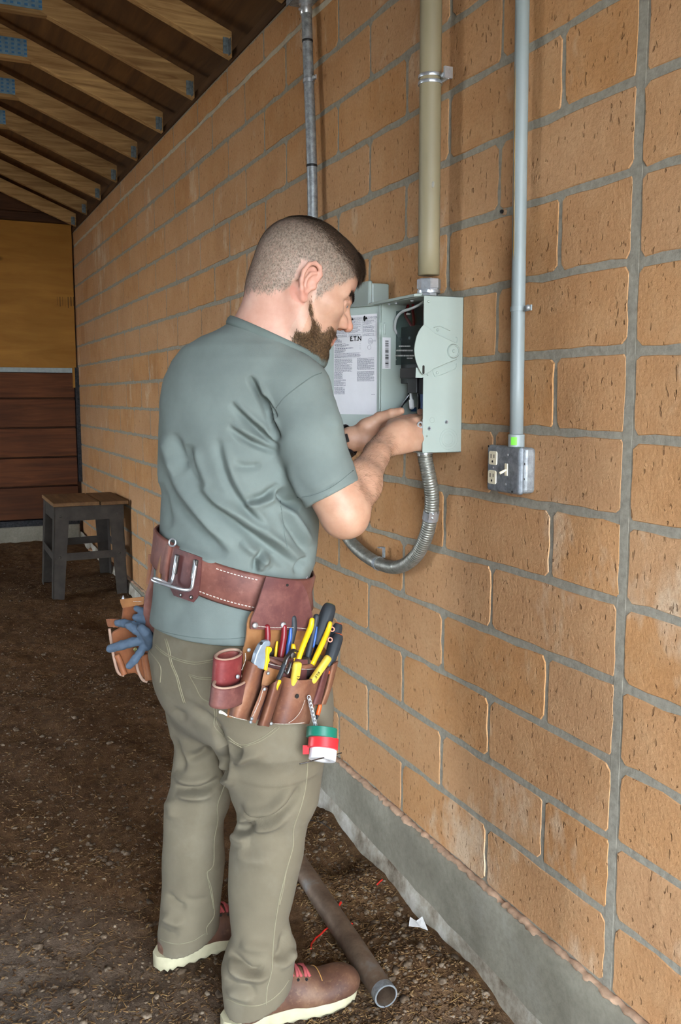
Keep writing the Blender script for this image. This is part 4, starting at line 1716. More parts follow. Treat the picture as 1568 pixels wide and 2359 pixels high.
# right thumb, on the far side of the palm, pinching towards the index
tb = at(905, 985, 2.06)
finger([tb, at(925, 975, 2.11), at(948, 966, 2.135), at(966, 962, 2.145)], .0155, .0085, .012)
body.add(ellipsoid(at(912, 985, 2.07), (.024, .024, .020)), .012)

# left hand: palm towards the camera, thumb laid out straight to the right
body.add(capsule_f(L_WR, at(840, 1003, 2.17), .026, .026), .015)
for a_, b_, ra, rb in (((838, 990, 2.175), (882, 972, 2.20), .018, .0125), ((838, 1000, 2.175), (888, 986, 2.205), .019, .0125), ((838, 1010, 2.175), (886, 1002, 2.205), .0185, .012), ((836, 1020, 2.17), (878, 1018, 2.20), .017, .0115)):
    body.add(capsule_f(at(*a_), at(*b_), ra, rb), .014)
body.add(ellipsoid(at(848, 984, 2.155), (.026, .022, .020)), .014)          # thenar pad
body.add(ellipsoid(at(848, 1018, 2.16), (.026, .018, .017)), .014)
finger([at(846, 982, 2.155), at(874, 963, 2.145), at(901, 953, 2.13), at(923, 947, 2.12)], .0165, .0088, .012)
lk = [at(882, 972, 2.20), at(888, 986, 2.205), at(886, 1002, 2.205), at(878, 1018, 2.20)]
for i, q in enumerate(lk):
    L1, L2, L3 = [(.042, .025, .020), (.045, .028, .021), (.041, .026, .020), (.032, .020, .017)][i]
    d = unit(np.array([.86, -.32, -.02 + .10 * (1.5 - i)]))
    p1 = q + d * L1
    d2 = unit(d + np.array([.05, -.62, .05]))
    p2 = p1 + d2 * L2
    d3 = unit(d2 + np.array([-.5, -.45, .1]))
    finger([q, p1, p2, p2 + d3 * L3], [.0115, .0118, .0112, .010][i], [.0078, .008, .0077, .007][i])

# torso core, hidden by the shirt, so head, arms and trunk are one body
PHI = 44
T_ROWS = [(745, 545, 640, 1.90, .95, 60), (775, 462, 640, 1.905, .80, 50), (800, 418, 668, 1.91, .70, PHI), (830, 394, 698, 1.92, .68, PHI), (870, 376, 714, 1.93, .68, PHI), (930, 366, 712, 1.945, .70, PHI), (1000, 363, 708, 1.955, .72, PHI), (1100, 364, 716, 1.97, .72, 46), (1200, 367, 728, 1.985, .74, 48), (1250, 367, 724, 1.99, .76, 50), (1290, 361, 719, 2.0, .78, 50), (1340, 356, 698, 2.0, .80, 50), (1400, 350, 704, 2.005, .80, 50), (1450, 345, 722, 2.01, .80, 50), (1500, 346, 738, 2.01, .80, 50)]
T_SEC = [section(*q) for q in T_ROWS]
core = [(z, x, y, a * .80, b * .76, th) for (z, x, y, a, b, th) in T_SEC[3:10]]
body.add(loft_f(core), .02)

lo_b = np.array([-.78, .28, .98])
hi_b = np.array([.06, 1.06, 1.76])
BV, BF = body.mesh(lo_b, hi_b, .0027, 1)
BN = vnormals(BV, BF)
hl = ((BV - HO) @ HA.T) / HS               # head coordinates
X_, Y_, Z_ = hl[:, 0], hl[:, 1], hl[:, 2]
inhead = (np.abs(X_) < .12) & (Y_ > -.14) & (Y_ < .14) & (Z_ > -.16) & (Z_ < .16)


def sstep(x, a, b):
    t = np.clip((x - a) / (b - a), 0, 1)
    return t * t * (3 - 2 * t)


def jig(P, s):
    return np.sin(P[:, 0] * s + 1.3) * np.sin(P[:, 1] * s * 1.1 + .4) * np.sin(P[:, 2] * s * .9 + 2.1)


wob = .006 * jig(BV, 160) + .004 * jig(BV, 330)


def hairmask(x, y, z, w=0):
    """scalp area: above a hairline that runs forehead - temple - sideburn - behind the ear - nape"""
    line = np.interp(y, [-.12, -.075, -.045, -.030, -.012, .006, .020, .030, .052, .066, .078, .10], [-.052, -.050, -.034, -.014, .036, .040, -.014, .000, .030, .052, .066, .074])
    ear = ((np.abs(x) > .070) & (y < .012) & (y > -.036) & (z < .038))
    return sstep(z + w - line, -.006, .008) * (~ear)


def beardmask(x, y, z, w=0):
    ax = np.abs(x)
    # sideburn, jaw, chin and moustache
    low = np.interp(y, [.0, .012, .03, .06, .09, .12], [.0, -.018, -.050, -.060, -.040, -.040])
    m = sstep(low - z + w, -.008, .012) * sstep(y, .006, .022) * sstep(z, -.16, -.125)
    neck = sstep(-.098 - z, 0, .012) * (1 - sstep(y, .03, .06))
    m = m * (1 - neck)
    lip = (y > .082) & (z > -.071) & (z < -.051) & (ax < .022)
    m = m * (~lip)
    cheek = sstep(y, .05, .075) * sstep(z, -.052, -.044) * sstep(ax, .026, .018)      # moustache only near the lip
    up = sstep(z, -.046, -.036)
    return np.where((z > -.046) & (y > .055) & (ax > .024), 0, m) * (1 - up * (y > .05)) * (1 - .0 * cheek)


hm = hairmask(X_, Y_, Z_, wob) * inhead
bm = beardmask(X_, Y_, Z_, wob) * inhead * (Z_ > -.128) * (np.abs(X_) < .066) * (Y_ > -.01 + .6 * np.clip(-.09 - Z_, 0, 1))
topness = sstep(Z_ + .30 * Y_ + .5 * wob, .082, .128)
nose = np.exp(-((X_ / .02) ** 2 + ((Y_ - .112) / .016) ** 2 + ((Z_ + .024) / .016) ** 2))
earf = ((np.abs(X_) > .074) & (Y_ < .014) & (Y_ > -.034) & (np.abs(Z_) < .042)) * .45
lipf = np.exp(-((X_ / .022) ** 2 + ((Y_ - .095) / .012) ** 2 + ((Z_ + .062) / .010) ** 2)) * .9
pxy = proj(BV)
kn_f = np.exp(-((BV - kn[1]) ** 2).sum(1) / .02 ** 2) * .35
BPOS = HO.copy()
person = thing('person', (HO[0] - .06, HO[1] + .07, gz(.6)), 'man in grey-green t-shirt and khaki work trousers, wiring the open switch box', 'person')
bo = obj('body', (BV, BF), M_SKIN, person, smooth=True)
vcol(bo, 'stubble', np.clip(hm * (.38 + .5 * topness) + bm * .42, 0, .9))
vcol(bo, 'flush', np.clip((nose * .7 + earf + lipf + kn_f + .28 * inhead * (Z_ < -.02) * (Y_ < .0)), 0, 1))
armmask = (BV[:, 2] < 1.32) * 1.0
vcol(bo, 'tan', np.clip(armmask * .8 + inhead * (Y_ > .02) * .6, 0, 1))
# eyes
M_EYE = plain('eye_white', C(186, 178, 172), .3)
M_IRIS = plain('iris_blue', C(70, 88, 98), .2)
for s in (1, -1):
    c = hw((s * .033, .0790, .0055))
    e = obj('eye', G().ball(c, .0121 * HS, 16, 10), M_EYE, bo, smooth=True)
    d = unit(HF * .94 - HU * .25 + HR * .05)
    obj('iris', G().lathe(c + d * .0108 * HS, d, [(.0058, 0), (.0052, .0013), (.003, .0019)], 14), M_IRIS, e, smooth=True)

# ------------------------------------------------------------------ hair and beard strands
def strands(name, mask, length, dens, direc, mat_, rad=.00035, seed=3, lim=24000, lift=.35):
    rg = np.random.default_rng(seed)
    a, b, c, d = (BV[BF[:, i]] for i in range(4))
    area = .5 * np.linalg.norm(np.cross(c - a, d - b), axis=1)
    w = area * mask[BF].mean(1) * dens
    cnt_ = rg.poisson(w)
    fi = np.repeat(np.arange(len(BF)), cnt_)
    if len(fi) > lim:
        fi = rg.choice(fi, lim, replace=False)
    u, v = rg.random(len(fi)), rg.random(len(fi))
    P = (a[fi] * ((1 - u) * (1 - v))[:, None] + b[fi] * (u * (1 - v))[:, None] + c[fi] * (u * v)[:, None] + d[fi] * ((1 - u) * v)[:, None])
    N = BN[BF[fi, 0]]
    hl_ = ((P - HO) @ HA.T) / HS
    D = direc(hl_, N) + rg.normal(0, .22, P.shape)
    D = D - (D * N).sum(1)[:, None] * N
    D = D / (np.linalg.norm(D, axis=1)[:, None] + 1e-9)
    Ln = length(hl_) * rg.uniform(.65, 1.25, len(P))
    S = np.cross(D, N)
    D1 = D * math.cos(lift) + N * math.sin(lift)
    p1 = P + D1 * (Ln * .5)[:, None]
    p2 = p1 + (D * .97 + N * .08) * (Ln * .5)[:, None]
    r = rad * rg.uniform(.7, 1.3, len(P))[:, None]
    V = np.stack([P - S * r, P + S * r, p1 + S * r * .85, p1 - S * r * .85, p2 + S * r * .25, p2 - S * r * .25], 1).reshape(-1, 3)
    o = np.arange(len(P))[:, None] * 6
    Fq = np.concatenate([o + [0, 1, 2, 3], o + [3, 2, 4, 5]]).reshape(-1, 4)
    ob_ = obj(name, (V, Fq), mat_, bo)
    ob_['kind'] = 'stuff'
    return ob_


def m_hair(name, lo_, hi_):
    k = NM(name, lo_, .6, 0, .25)
    f = k.noise(260, 2, .7)
    k.col(k.ramp(f, [(.35, lo_), (.68, hi_)]))
    return k.m


M_HAIR = m_hair('brown_hair', C(44, 34, 28), C(92, 72, 56))
M_FADE = m_hair('clipped_hair', C(108, 94, 82), C(178, 160, 142))
M_BEARD = m_hair('brown_beard', C(56, 42, 30), C(118, 92, 64))


def swirl(h, N):
    d = np.stack([0 * h[:, 0], .8 + 0 * h[:, 0], -.35 - .6 * sstep(h[:, 1], .02, .08)], 1)
    bk = (1 - sstep(h[:, 1], -.06, .0))[:, None]
    d = d * (1 - bk) + bk * np.stack([0 * h[:, 0], -.5 + 0 * h[:, 0], -.7 + 0 * h[:, 0]], 1)
    return d @ HA


def downw(h, N):
    return np.tile(np.array([0, .25, -1.0]), (len(h), 1)) @ HA


tl = hm * topness
strands('fade_hair', hm * (1 - .8 * topness), lambda h: .005 + .005 * sstep(h[:, 2], .02, .09), 2.4e6, downw, M_FADE, .00021, 3, 46000, .22)
strands('hair', np.clip(tl * 1.2, 0, 1), lambda h: .010 + .012 * sstep(h[:, 1], .0, .085), 9.0e5, swirl, M_HAIR, .0004, 4, 22000, .42)
tuft = sstep(Y_, .060, .080) * sstep(Z_, .078, .092) * inhead
strands('fringe', tuft, lambda h: .024 + 0 * h[:, 0], 2.0e6, lambda h, N: np.tile(np.array([0.15, .55, -.55]), (len(h), 1)) @ HA, M_HAIR, .00045, 6, 6000, .75)
strands('beard', np.clip(bm, 0, 1), lambda h: .006 + .014 * sstep(-h[:, 2], .06, .115) * sstep(h[:, 1], .0, .05), 7.0e5, lambda h, N: np.tile(np.array([0, .45, -1.0]), (len(h), 1)) @ HA, M_BEARD, .00036, 5, 20000, .55)
brow = np.exp(-(((Z_ - .0285 + .10 * (np.abs(X_) - .028) ** 2 / .02) / .0042) ** 2)) * (np.abs(X_) > .009) * (np.abs(X_) < .052) * (Y_ > .062) * inhead
strands('eyebrow', brow, lambda h: .007 + 0 * h[:, 0], 2.5e6, lambda h, N: np.stack([np.sign(h[:, 0]), 0 * h[:, 0], .15 + 0 * h[:, 0]], 1) @ HA, M_HAIR, .0004, 8, 2500, .3)

far = ((BV - R_EL) @ unit(R_WR - R_EL))
arm_m = ((far > .01) & (far < np.linalg.norm(R_WR - R_EL) + .005) & (np.linalg.norm(BV - R_EL - far[:, None] * unit(R_WR - R_EL), axis=1) < .07) & (BV[:, 2] < 1.33)) * 1.0
strands('arm_hair', arm_m, lambda h: .011 + 0 * h[:, 0], 5.0e4, lambda h, N: np.tile(unit(R_WR - R_EL) * .6 + np.array([0, 0, -.8]), (len(h), 1)), M_BEARD, .00014, 9, 1800, .35)
# ================================================================== clothes
from mathutils.bvhtree import BVHTree


def bvh_of(V, Fq):
    return BVHTree.FromPolygons([tuple(v) for v in np.asarray(V).tolist()], [tuple(f) for f in np.asarray(Fq).tolist()])


def surf(bv, px, py, off=0.0):
    """the point of a surface seen at a pixel, lifted by off along its normal"""
    d = ray(px, py)
    h = bv.ray_cast(Vector(CAM), Vector(d / np.linalg.norm(d)))
    if h[0] is None:
        return None, None
    n = np.array(h[1])
    if n @ d > 0:
        n = -n
    return np.array(h[0]) + n * off, n


def m_cloth(name, c, var=.12, weave=900, rough=.9, fade=None):
    k = NM(name, c, rough, 0, .15)
    a = k.noise(9, 4, .6)
    f = k.noise(weave, 2, .6)
    lo_ = tuple(x * (1 - var) for x in c[:3]) + (1,)
    hi_ = tuple(min(1, x * (1 + var)) for x in c[:3]) + (1,)
    cc = k.ramp(a, [(.3, lo_), (.7, hi_)])
    if fade:
        b = k.noise(5, 5, .65)
        cc = k.mix(k.ramp(b, [(.48, 0.0), (.66, .5)]), cc, fade)
    k.col(cc)
    k.b.inputs['Sheen Weight'].default_value = .03
    k.b.inputs['Sheen Roughness'].default_value = .6
    k.bump(f, .25, .0015)
    return k.m


M_SHIRT = m_cloth('shirt_jersey', C(114, 123, 118))
M_PANT = m_cloth('khaki_canvas', C(110, 101, 83), .10, 700, .9, C(128, 120, 103))
M_THREAD = plain('pale_thread', C(134, 126, 102), .9)
M_SHIRTHEM = m_cloth('shirt_rib', C(102, 112, 107))

# ------------------------------------------------------------------ t-shirt
shirt = Field()
shirt.add(loft_f(T_SEC[:]), 0)
for q, r in ((at(684, 894, 1.84), .052), (at(462, 862, 2.06), .055)):
    shirt.add(capsule_f(at(592, 812, 1.905), q, .052, r), .05)
shirt.add(capsule_f(at(620, 772, 1.90), at(588, 850, 1.92), .070, .090), .035)
S1, S2, S3 = at(692, 905, 1.83), at(716, 1010, 1.808), at(783, 1190, 1.80)
SN = unit(.465 * CR - .885 * CU)
SP = at(767, 1138, 1.80)
sl_cut = halfspace(SP, SN)


def sleeve(chain, cut, inner):
    fs = [capsule_f(*c_) for c_ in chain]

    def f(P):
        d = fs[0][0](P)
        for g_ in fs[1:]:
            d = Field.comb(d, g_[0](P), .02, 'u')
        return np.maximum(np.maximum(d, cut(P)), -inner[0](P))
    return f, np.min([q[1] for q in fs], 0), np.max([q[2] for q in fs], 0)


shirt.add(sleeve([(S1, S2, .060, .0615), (S2, S3, .0615, .0590)], sl_cut, capsule_f(SP - SN * .03, SP + SN * .12, .0495, .049)), .03)
LSP = L_SH + (L_EL - L_SH) * .72
LDN = unit(L_EL - L_SH)
shirt.add(sleeve([(L_SH, L_EL, .064, .058)], halfspace(LSP, LDN), capsule_f(LSP - LDN * .03, LSP + LDN * .1, .050, .050)), .03)
# neck opening and sleeve openings
NCN = unit(.41 * CR + .91 * CU - .10 * CF)
NCP = at(590, 764, 1.905)
shirt.add(((lambda P: -(halfspace(NCP, NCN)(P))), NCP - .3, NCP + .3), .004, 's')
# hem: the shirt ends a hand below the belt
HZ = at(450, 1478, 1.86)[2]
shirt.add(((lambda P: (P[..., 2] - HZ)), np.array([-2, -2, HZ - .2]), np.array([2, 2, HZ + .02])), .004, 's')
SV, SF = shirt.mesh((-.86, .26, HZ - .03), (-.05, 1.12, 1.60), .0031, 1)
SNm = vnormals(SV, SF)


def cw(pts):
    return [(340 + x / 2.8, 700 + y / 2.8) for x, y in pts]


# (path in the shirt view, width px, height m): minus sinks, plus lifts
for pts, w, h in (
        ([(650, 465), (730, 600), (790, 740), (832, 890)], 7, -.013), ([(700, 500), (775, 640), (815, 760), (830, 850)], 7, .009),
        ([(735, 585), (790, 680), (828, 740)], 5, -.008),
        ([(530, 640), (640, 750), (740, 840), (840, 945)], 8, -.009), ([(560, 620), (680, 740), (770, 820), (830, 900)], 9, .005),
        ([(510, 790), (640, 880), (740, 920), (845, 970)], 8, -.007), ([(540, 770), (660, 840), (760, 890), (830, 920)], 8, .004),
        ([(90, 1080), (200, 1270), (330, 1440), (510, 1640)], 13, -.009), ([(130, 1000), (240, 1220), (380, 1400), (560, 1600)], 13, .006),
        ([(300, 1170), (420, 1310), (600, 1450), (800, 1570), (960, 1690)], 10, -.010), ([(310, 1130), (450, 1270), (640, 1390), (850, 1540), (1000, 1680)], 12, .007),
        ([(430, 860), (490, 1050), (560, 1210), (650, 1350), (770, 1460)], 12, -.008), ([(480, 900), (540, 1060), (610, 1220), (700, 1340), (820, 1480)], 12, .006),
        ([(610, 1275), (740, 1245), (850, 1165)], 9, -.008), ([(610, 1310), (740, 1290), (850, 1230)], 9, .005),
        ([(240, 900), (285, 1050), (350, 1200)], 13, -.007), ([(290, 930), (330, 1060), (400, 1180)], 12, .004),
        ([(110, 850), (140, 980), (180, 1110)], 12, .005), ([(160, 830), (200, 960), (250, 1080)], 12, -.005),
        ([(75, 1150), (105, 1300), (150, 1450)], 10, -.006), ([(860, 1340), (940, 1470), (1050, 1640)], 9, -.006),
        ([(880, 1290), (980, 1430), (1060, 1560)], 10, .005), ([(690, 1740), (700, 1650), (750, 1590)], 7, -.008), ([(720, 1730), (735, 1670), (790, 1620)], 7, .006),
        ([(960, 1750), (985, 1680), (1040, 1640)], 7, -.007), ([(540, 1040), (640, 1050), (740, 1040)], 9, -.004),
        ([(180, 1560), (330, 1620), (480, 1690)], 9, .006), ([(850, 1190), (900, 1260), (990, 1310)], 12, -.012),
        ([(640, 1500), (760, 1590), (900, 1700)], 10, -.006), ([(600, 1530), (700, 1610), (800, 1700)], 10, .005),
        ([(980, 1240), (1100, 1205), (1250, 1120)], 5, -.0012), ([(1240, 850), (1200, 700), (1160, 560)], 14, .003), ([(900, 1040), (960, 1180), (1010, 1290)], 8, .003)):
    fold(SV, SNm, cw(pts), w * 1.0, h * 2.5)
# fine buckling near the belt and at the sides, smooth and low
for s_, a_ in ((38, .0022), (71, .0010)):
    SV += SNm * (a_ * jig(SV, s_) * np.clip(1.35 - (SV[:, 2] - .95) * 1.8, .25, 1.4))[:, None]
SV = relax(SV, SF, .35)
so_ = obj('t_shirt', (SV, SF), M_SHIRT, person, smooth=True, label='faded grey-green cotton t-shirt')
sbv = bvh_of(SV, SF)
# collar rib
shirt_nc = Field()
shirt_nc.p = [q for i, q in enumerate(shirt.p) if i != 6]


def tube_on(name, bv, pix, r, m, parent, off=.0008, n=6, every=6, flat=.6):
    pts = []
    for q in bez(pix, every):
        p, nn = surf(bv, q[0], q[1], off)
        if p is not None:
            pts.append(p)
    if len(pts) > 2:
        pts = [pts[0]] + [b for a, b in zip(pts[:-1], pts[1:]) if 1e-5 < np.linalg.norm(b - a) < .03]
    if len(pts) > 2:
        return obj(name, G().tube(pts, r, n, flat=1), m, parent, smooth=True)


cen = NCP + (at(598, 770, 1.905) - NCP) * .6
rg_, _ = ring(lambda P: np.minimum(shirt_nc(P), body(P) - .002), at(596, 765, 1.905), unit(RH - (RH @ NCN) * NCN), np.cross(NCN, unit(RH - (RH @ NCN) * NCN)), 56, .02, .2)
rr0 = rg_ - NCN * .004
ctr = rr0.mean(0)
rows = []
for dz, do in ((-.008, .0015), (-.003, .0035), (.004, .0035), (.009, .001)):
    rows.append([p + NCN * dz + unit(p - ctr) * do for p in np.vstack([rr0, rr0[:1]])])
obj('collar', G().sheet(rows, .003), M_SHIRTHEM, so_, smooth=True)
# seams of the sleeve, side and hem
tube_on('sleeve_seam', sbv, cw([(1120, 445), (1060, 470), (960, 540), (880, 605), (828, 672)]), .0010, M_SHIRTHEM, so_, .0002)
tube_on('cuff_stitch', sbv, cw([(965, 1250), (1060, 1235), (1190, 1180), (1325, 1075)]), .0007, M_SHIRTHEM, so_, .0002)
tube_on('side_seam', sbv, cw([(855, 1270), (868, 1380), (880, 1480), (900, 1570)]), .0008, M_SHIRTHEM, so_, .0002)
tube_on('hem_stitch', sbv, [(352, 1447), (400, 1461), (460, 1470), (520, 1472), (570, 1468)], .0008, M_SHIRTHEM, so_, .0002)

# ------------------------------------------------------------------ trousers
LEG_L = [(1500, 350, 560, 2.09, .95, 50), (1578, 366, 560, 2.10, .95, 50), (1635, 386, 556, 2.11, .95, 50), (1710, 396, 548, 2.12, .95, 50), (1755, 400, 540, 2.125, .95, 50), (1815, 393, 532, 2.13, .95, 50), (1854, 381, 527, 2.135, .95, 50), (1890, 378, 516, 2.14, .95, 50), (1980, 374, 518, 2.15, .95, 50), (2040, 374, 508, 2.155, .95, 50), (2109, 369, 506, 2.16, .98, 50), (2140, 365, 504, 2.165, 1.0, 50), (2215, 366, 505, 2.17, 1.0, 50)]
LEG_R = [(1500, 480, 742, 1.960, .95, 50), (1600, 484, 751, 1.965, .95, 50), (1674, 497, 755, 1.966, .95, 50), (1740, 514, 746, 1.968, .95, 50), (1794, 522, 738, 1.965, .95, 50), (1839, 534, 734, 1.967, .95, 50), (1865, 545, 722, 1.966, .95, 50), (1890, 550, 709, 1.965, .95, 50), (1925, 536, 702, 1.963, .95, 50), (1965, 529, 698, 1.961, .95, 50), (2040, 526, 682, 1.957, .95, 50), (2116, 530, 663, 1.952, .98, 50), (2156, 534, 672, 1.950, 1, 50), (2179, 522, 681, 1.949, 1, 50), (2229, 511, 677, 1.948, 1, 50), (2282, 516, 668, 1.948, 1, 50), (2345, 520, 664, 1.948, 1, 50)]
PELV = [(1300, 384, 680, 2.0, .78, 50), (1400, 364, 690, 2.005, .78, 50), (1480, 354, 716, 2.01, .80, 50), (1560, 362, 742, 2.01, .78, 50), (1620, 384, 748, 2.015, .72, 50), (1680, 408, 738, 2.02, .60, 50), (1710, 440, 690, 2.03, .45, 50)]
pant = Field()
pant.add(loft_f([section(*q) for q in PELV]), 0)


def hem_cut(px, py, t, slope):
    c = at(px, py, t)
    return lambda P: c[2] + slope * (P[..., 0] - c[0]) - P[..., 2]


pant.add(isect(loft_f([section(*q) for q in LEG_L], 2.1), hem_cut(405, 2168, 2.16, .34)), .045)
pant.add(isect(loft_f([section(*q) for q in LEG_R], 2.1), hem_cut(560, 2304, 1.95, .38)), .045)
for q, t in (((455, 1570), 1.93), ((590, 1600), 1.83)):        # seat
    pant.add(ellipsoid(at(*q, t + .085), (.075, .075, .085)), .05)
PV_, PF_ = pant.mesh((-.80, .25, .0), (-.14, 1.10, 1.0), .004, 1)
PN_ = vnormals(PV_, PF_)


def c3(pts):
    return [(330 + x / 3.336, 1440 + y / 3.336) for x, y in pts]


def c4(pts):
    return [(340 + x / 3.015, 2000 + y / 3.015) for x, y in pts]


for pts, w, h in (
        (c3([(250, 1220), (320, 1258), (420, 1262), (500, 1240), (590, 1170)]), 8, -.014), (c3([(250, 1290), (330, 1310), (430, 1312), (540, 1280)]), 11, .008),
        (c3([(230, 1150), (330, 1195), (430, 1195), (560, 1130)]), 11, .008),
        (c3([(730, 1400), (800, 1460), (900, 1490), (1010, 1470), (1110, 1390), (1210, 1250)]), 9, -.017), (c3([(760, 1370), (840, 1420), (960, 1420), (1060, 1340), (1150, 1230)]), 12, .009),
        (c3([(740, 1450), (840, 1530), (960, 1540), (1100, 1460)]), 12, .009),
        (c3([(210, 640), (270, 690), (340, 700)]), 10, -.005), (c3([(320, 1025), (420, 1010), (530, 950)]), 9, -.007),
        (c3([(590, 900), (660, 970), (770, 995)]), 10, -.010), (c3([(700, 1060), (800, 1010), (930, 980)]), 12, .006),
        (c3([(730, 1540), (800, 1565), (860, 1540)]), 9, -.012), (c3([(690, 1600), (740, 1650), (820, 1660)]), 12, .007),
        (c3([(240, 860), (250, 960), (290, 1060), (290, 1150)]), 10, -.007), (c3([(390, 630), (480, 720), (560, 790), (600, 900)]), 10, -.006),
        (c3([(560, 780), (600, 940), (630, 1100), (640, 1200)]), 9, -.010), (c3([(170, 1350), (220, 1400), (230, 1500)]), 12, .005),
        (c3([(720, 1700), (800, 1800), (1000, 1800)]), 16, .005), (c3([(640, 1020), (640, 1120), (680, 1250)]), 14, .008),
        (c4([(130, 170), (190, 245), (270, 280)]), 7, -.010), (c4([(110, 320), (170, 370), (260, 390)]), 10, .007), (c4([(85, 400), (130, 450), (220, 470)]), 7, -.007),
        (c4([(230, 210), (330, 230), (430, 200)]), 8, -.004),
        (c4([(570, 570), (640, 640), (720, 700), (820, 690)]), 8, -.012), (c4([(570, 630), (640, 730), (760, 760), (860, 730)]), 10, .009),
        (c4([(530, 760), (600, 810), (700, 830), (760, 880)]), 8, -.010), (c4([(545, 850), (640, 890), (740, 910)]), 9, .006),
        (c4([(870, 640), (940, 560), (960, 430)]), 9, -.009), (c4([(640, 520), (760, 560), (860, 560)]), 14, .005), (c4([(900, 700), (980, 640), (1020, 560)]), 8, .006)):
    fold(PV_, PN_, pts, w * 1.0, h * (2.2 if pts[0][1] < 2010 else 1.2 if h < 0 else 2.0))
for s_, a_ in ((30, .0026), (63, .0012)):
    PV_ += PN_ * (a_ * jig(PV_, s_))[:, None]
PV_ = relax(PV_, PF_, .35)
tr = obj('trousers', (PV_, PF_), M_PANT, person, smooth=True, label='khaki canvas work trousers with pale seams')
pbv = bvh_of(PV_, PF_)
for nm, pts in (('seat_seam', c3([(165, 105), (190, 190), (210, 290), (255, 400), (275, 480), (310, 600)])), ('seat_seam', c3([(178, 105), (203, 190), (222, 290), (266, 400), (287, 480), (322, 600)])),
                ('yoke_seam', c3([(95, 150), (150, 200), (230, 245), (390, 285), (550, 262)])), ('yoke_seam', c3([(95, 165), (150, 215), (230, 258), (390, 300), (550, 276)])),
                ('pocket_stitch', c3([(345, 372), (430, 400), (545, 405)])), ('pocket_stitch', c3([(348, 385), (430, 414), (545, 418)])), ('pocket_stitch', c3([(350, 380), (400, 470), (450, 560), (550, 605)])),
                ('pocket_stitch', c3([(540, 625), (550, 700), (548, 780), (640, 872), (755, 940)])), ('pocket_stitch', c3([(755, 940), (900, 890), (1030, 800), (1040, 775)])),
                ('pocket_stitch', c3([(560, 640), (568, 760), (650, 855), (757, 920), (900, 872), (1022, 782)])),
                ('side_seam', c3([(1262, 1040), (1250, 1220), (1215, 1380), (1155, 1560), (1150, 1700), (1100, 1880), (1075, 2020), (1045, 2150)])),
                ('side_seam', c4([(960, 20), (905, 260), (875, 480), (862, 700), (830, 830), (822, 950)])),
                ('inseam', c3([(635, 1205), (570, 1380), (572, 1500), (545, 1650), (538, 1840), (490, 1905), (515, 2040), (540, 2180)])),
                ('inseam', c4([(445, 0), (412, 35), (440, 130), (455, 230), (460, 330), (410, 410), (412, 460)])),
                ('front_pocket_edge', c3([(40, 190), (90, 250), (135, 330), (130, 440)])),
                ('hem_stitch', c4([(90, 495), (140, 515), (210, 525), (310, 505), (400, 450)])), ('hem_stitch', c4([(550, 905), (640, 945), (740, 955), (830, 930), (920, 860), (985, 770)]))):
    tube_on(nm, pbv, pts, .0009 if 'stitch' in nm else .0012, M_THREAD, tr, .0004)

# ------------------------------------------------------------------ shoes
M_LEATH = NM('boot_leather', C(88, 56, 42), .55, 0, .4)
_a = M_LEATH.noise(16, 5, .65)
_b = M_LEATH.noise(70, 4, .7)
_c = M_LEATH.ramp(_a, [(.3, C(66, 42, 34)), (.55, C(94, 64, 48)), (.75, C(122, 92, 68))])
M_LEATH.col(M_LEATH.mix(M_LEATH.ramp(_b, [(.55, 0.0), (.75, .4)]), _c, C(148, 118, 88))).bump(_b, .25, .002)
M_LEATH = M_LEATH.m
M_SOLE = plain('cream_sole', C(178, 170, 140), .8, 0, .3, .12, 30, .3)
M_LACE = plain('red_lace', C(150, 66, 66), .85, var=.2)
M_EYELET = plain('eyelet', C(60, 62, 64), .4, .7)


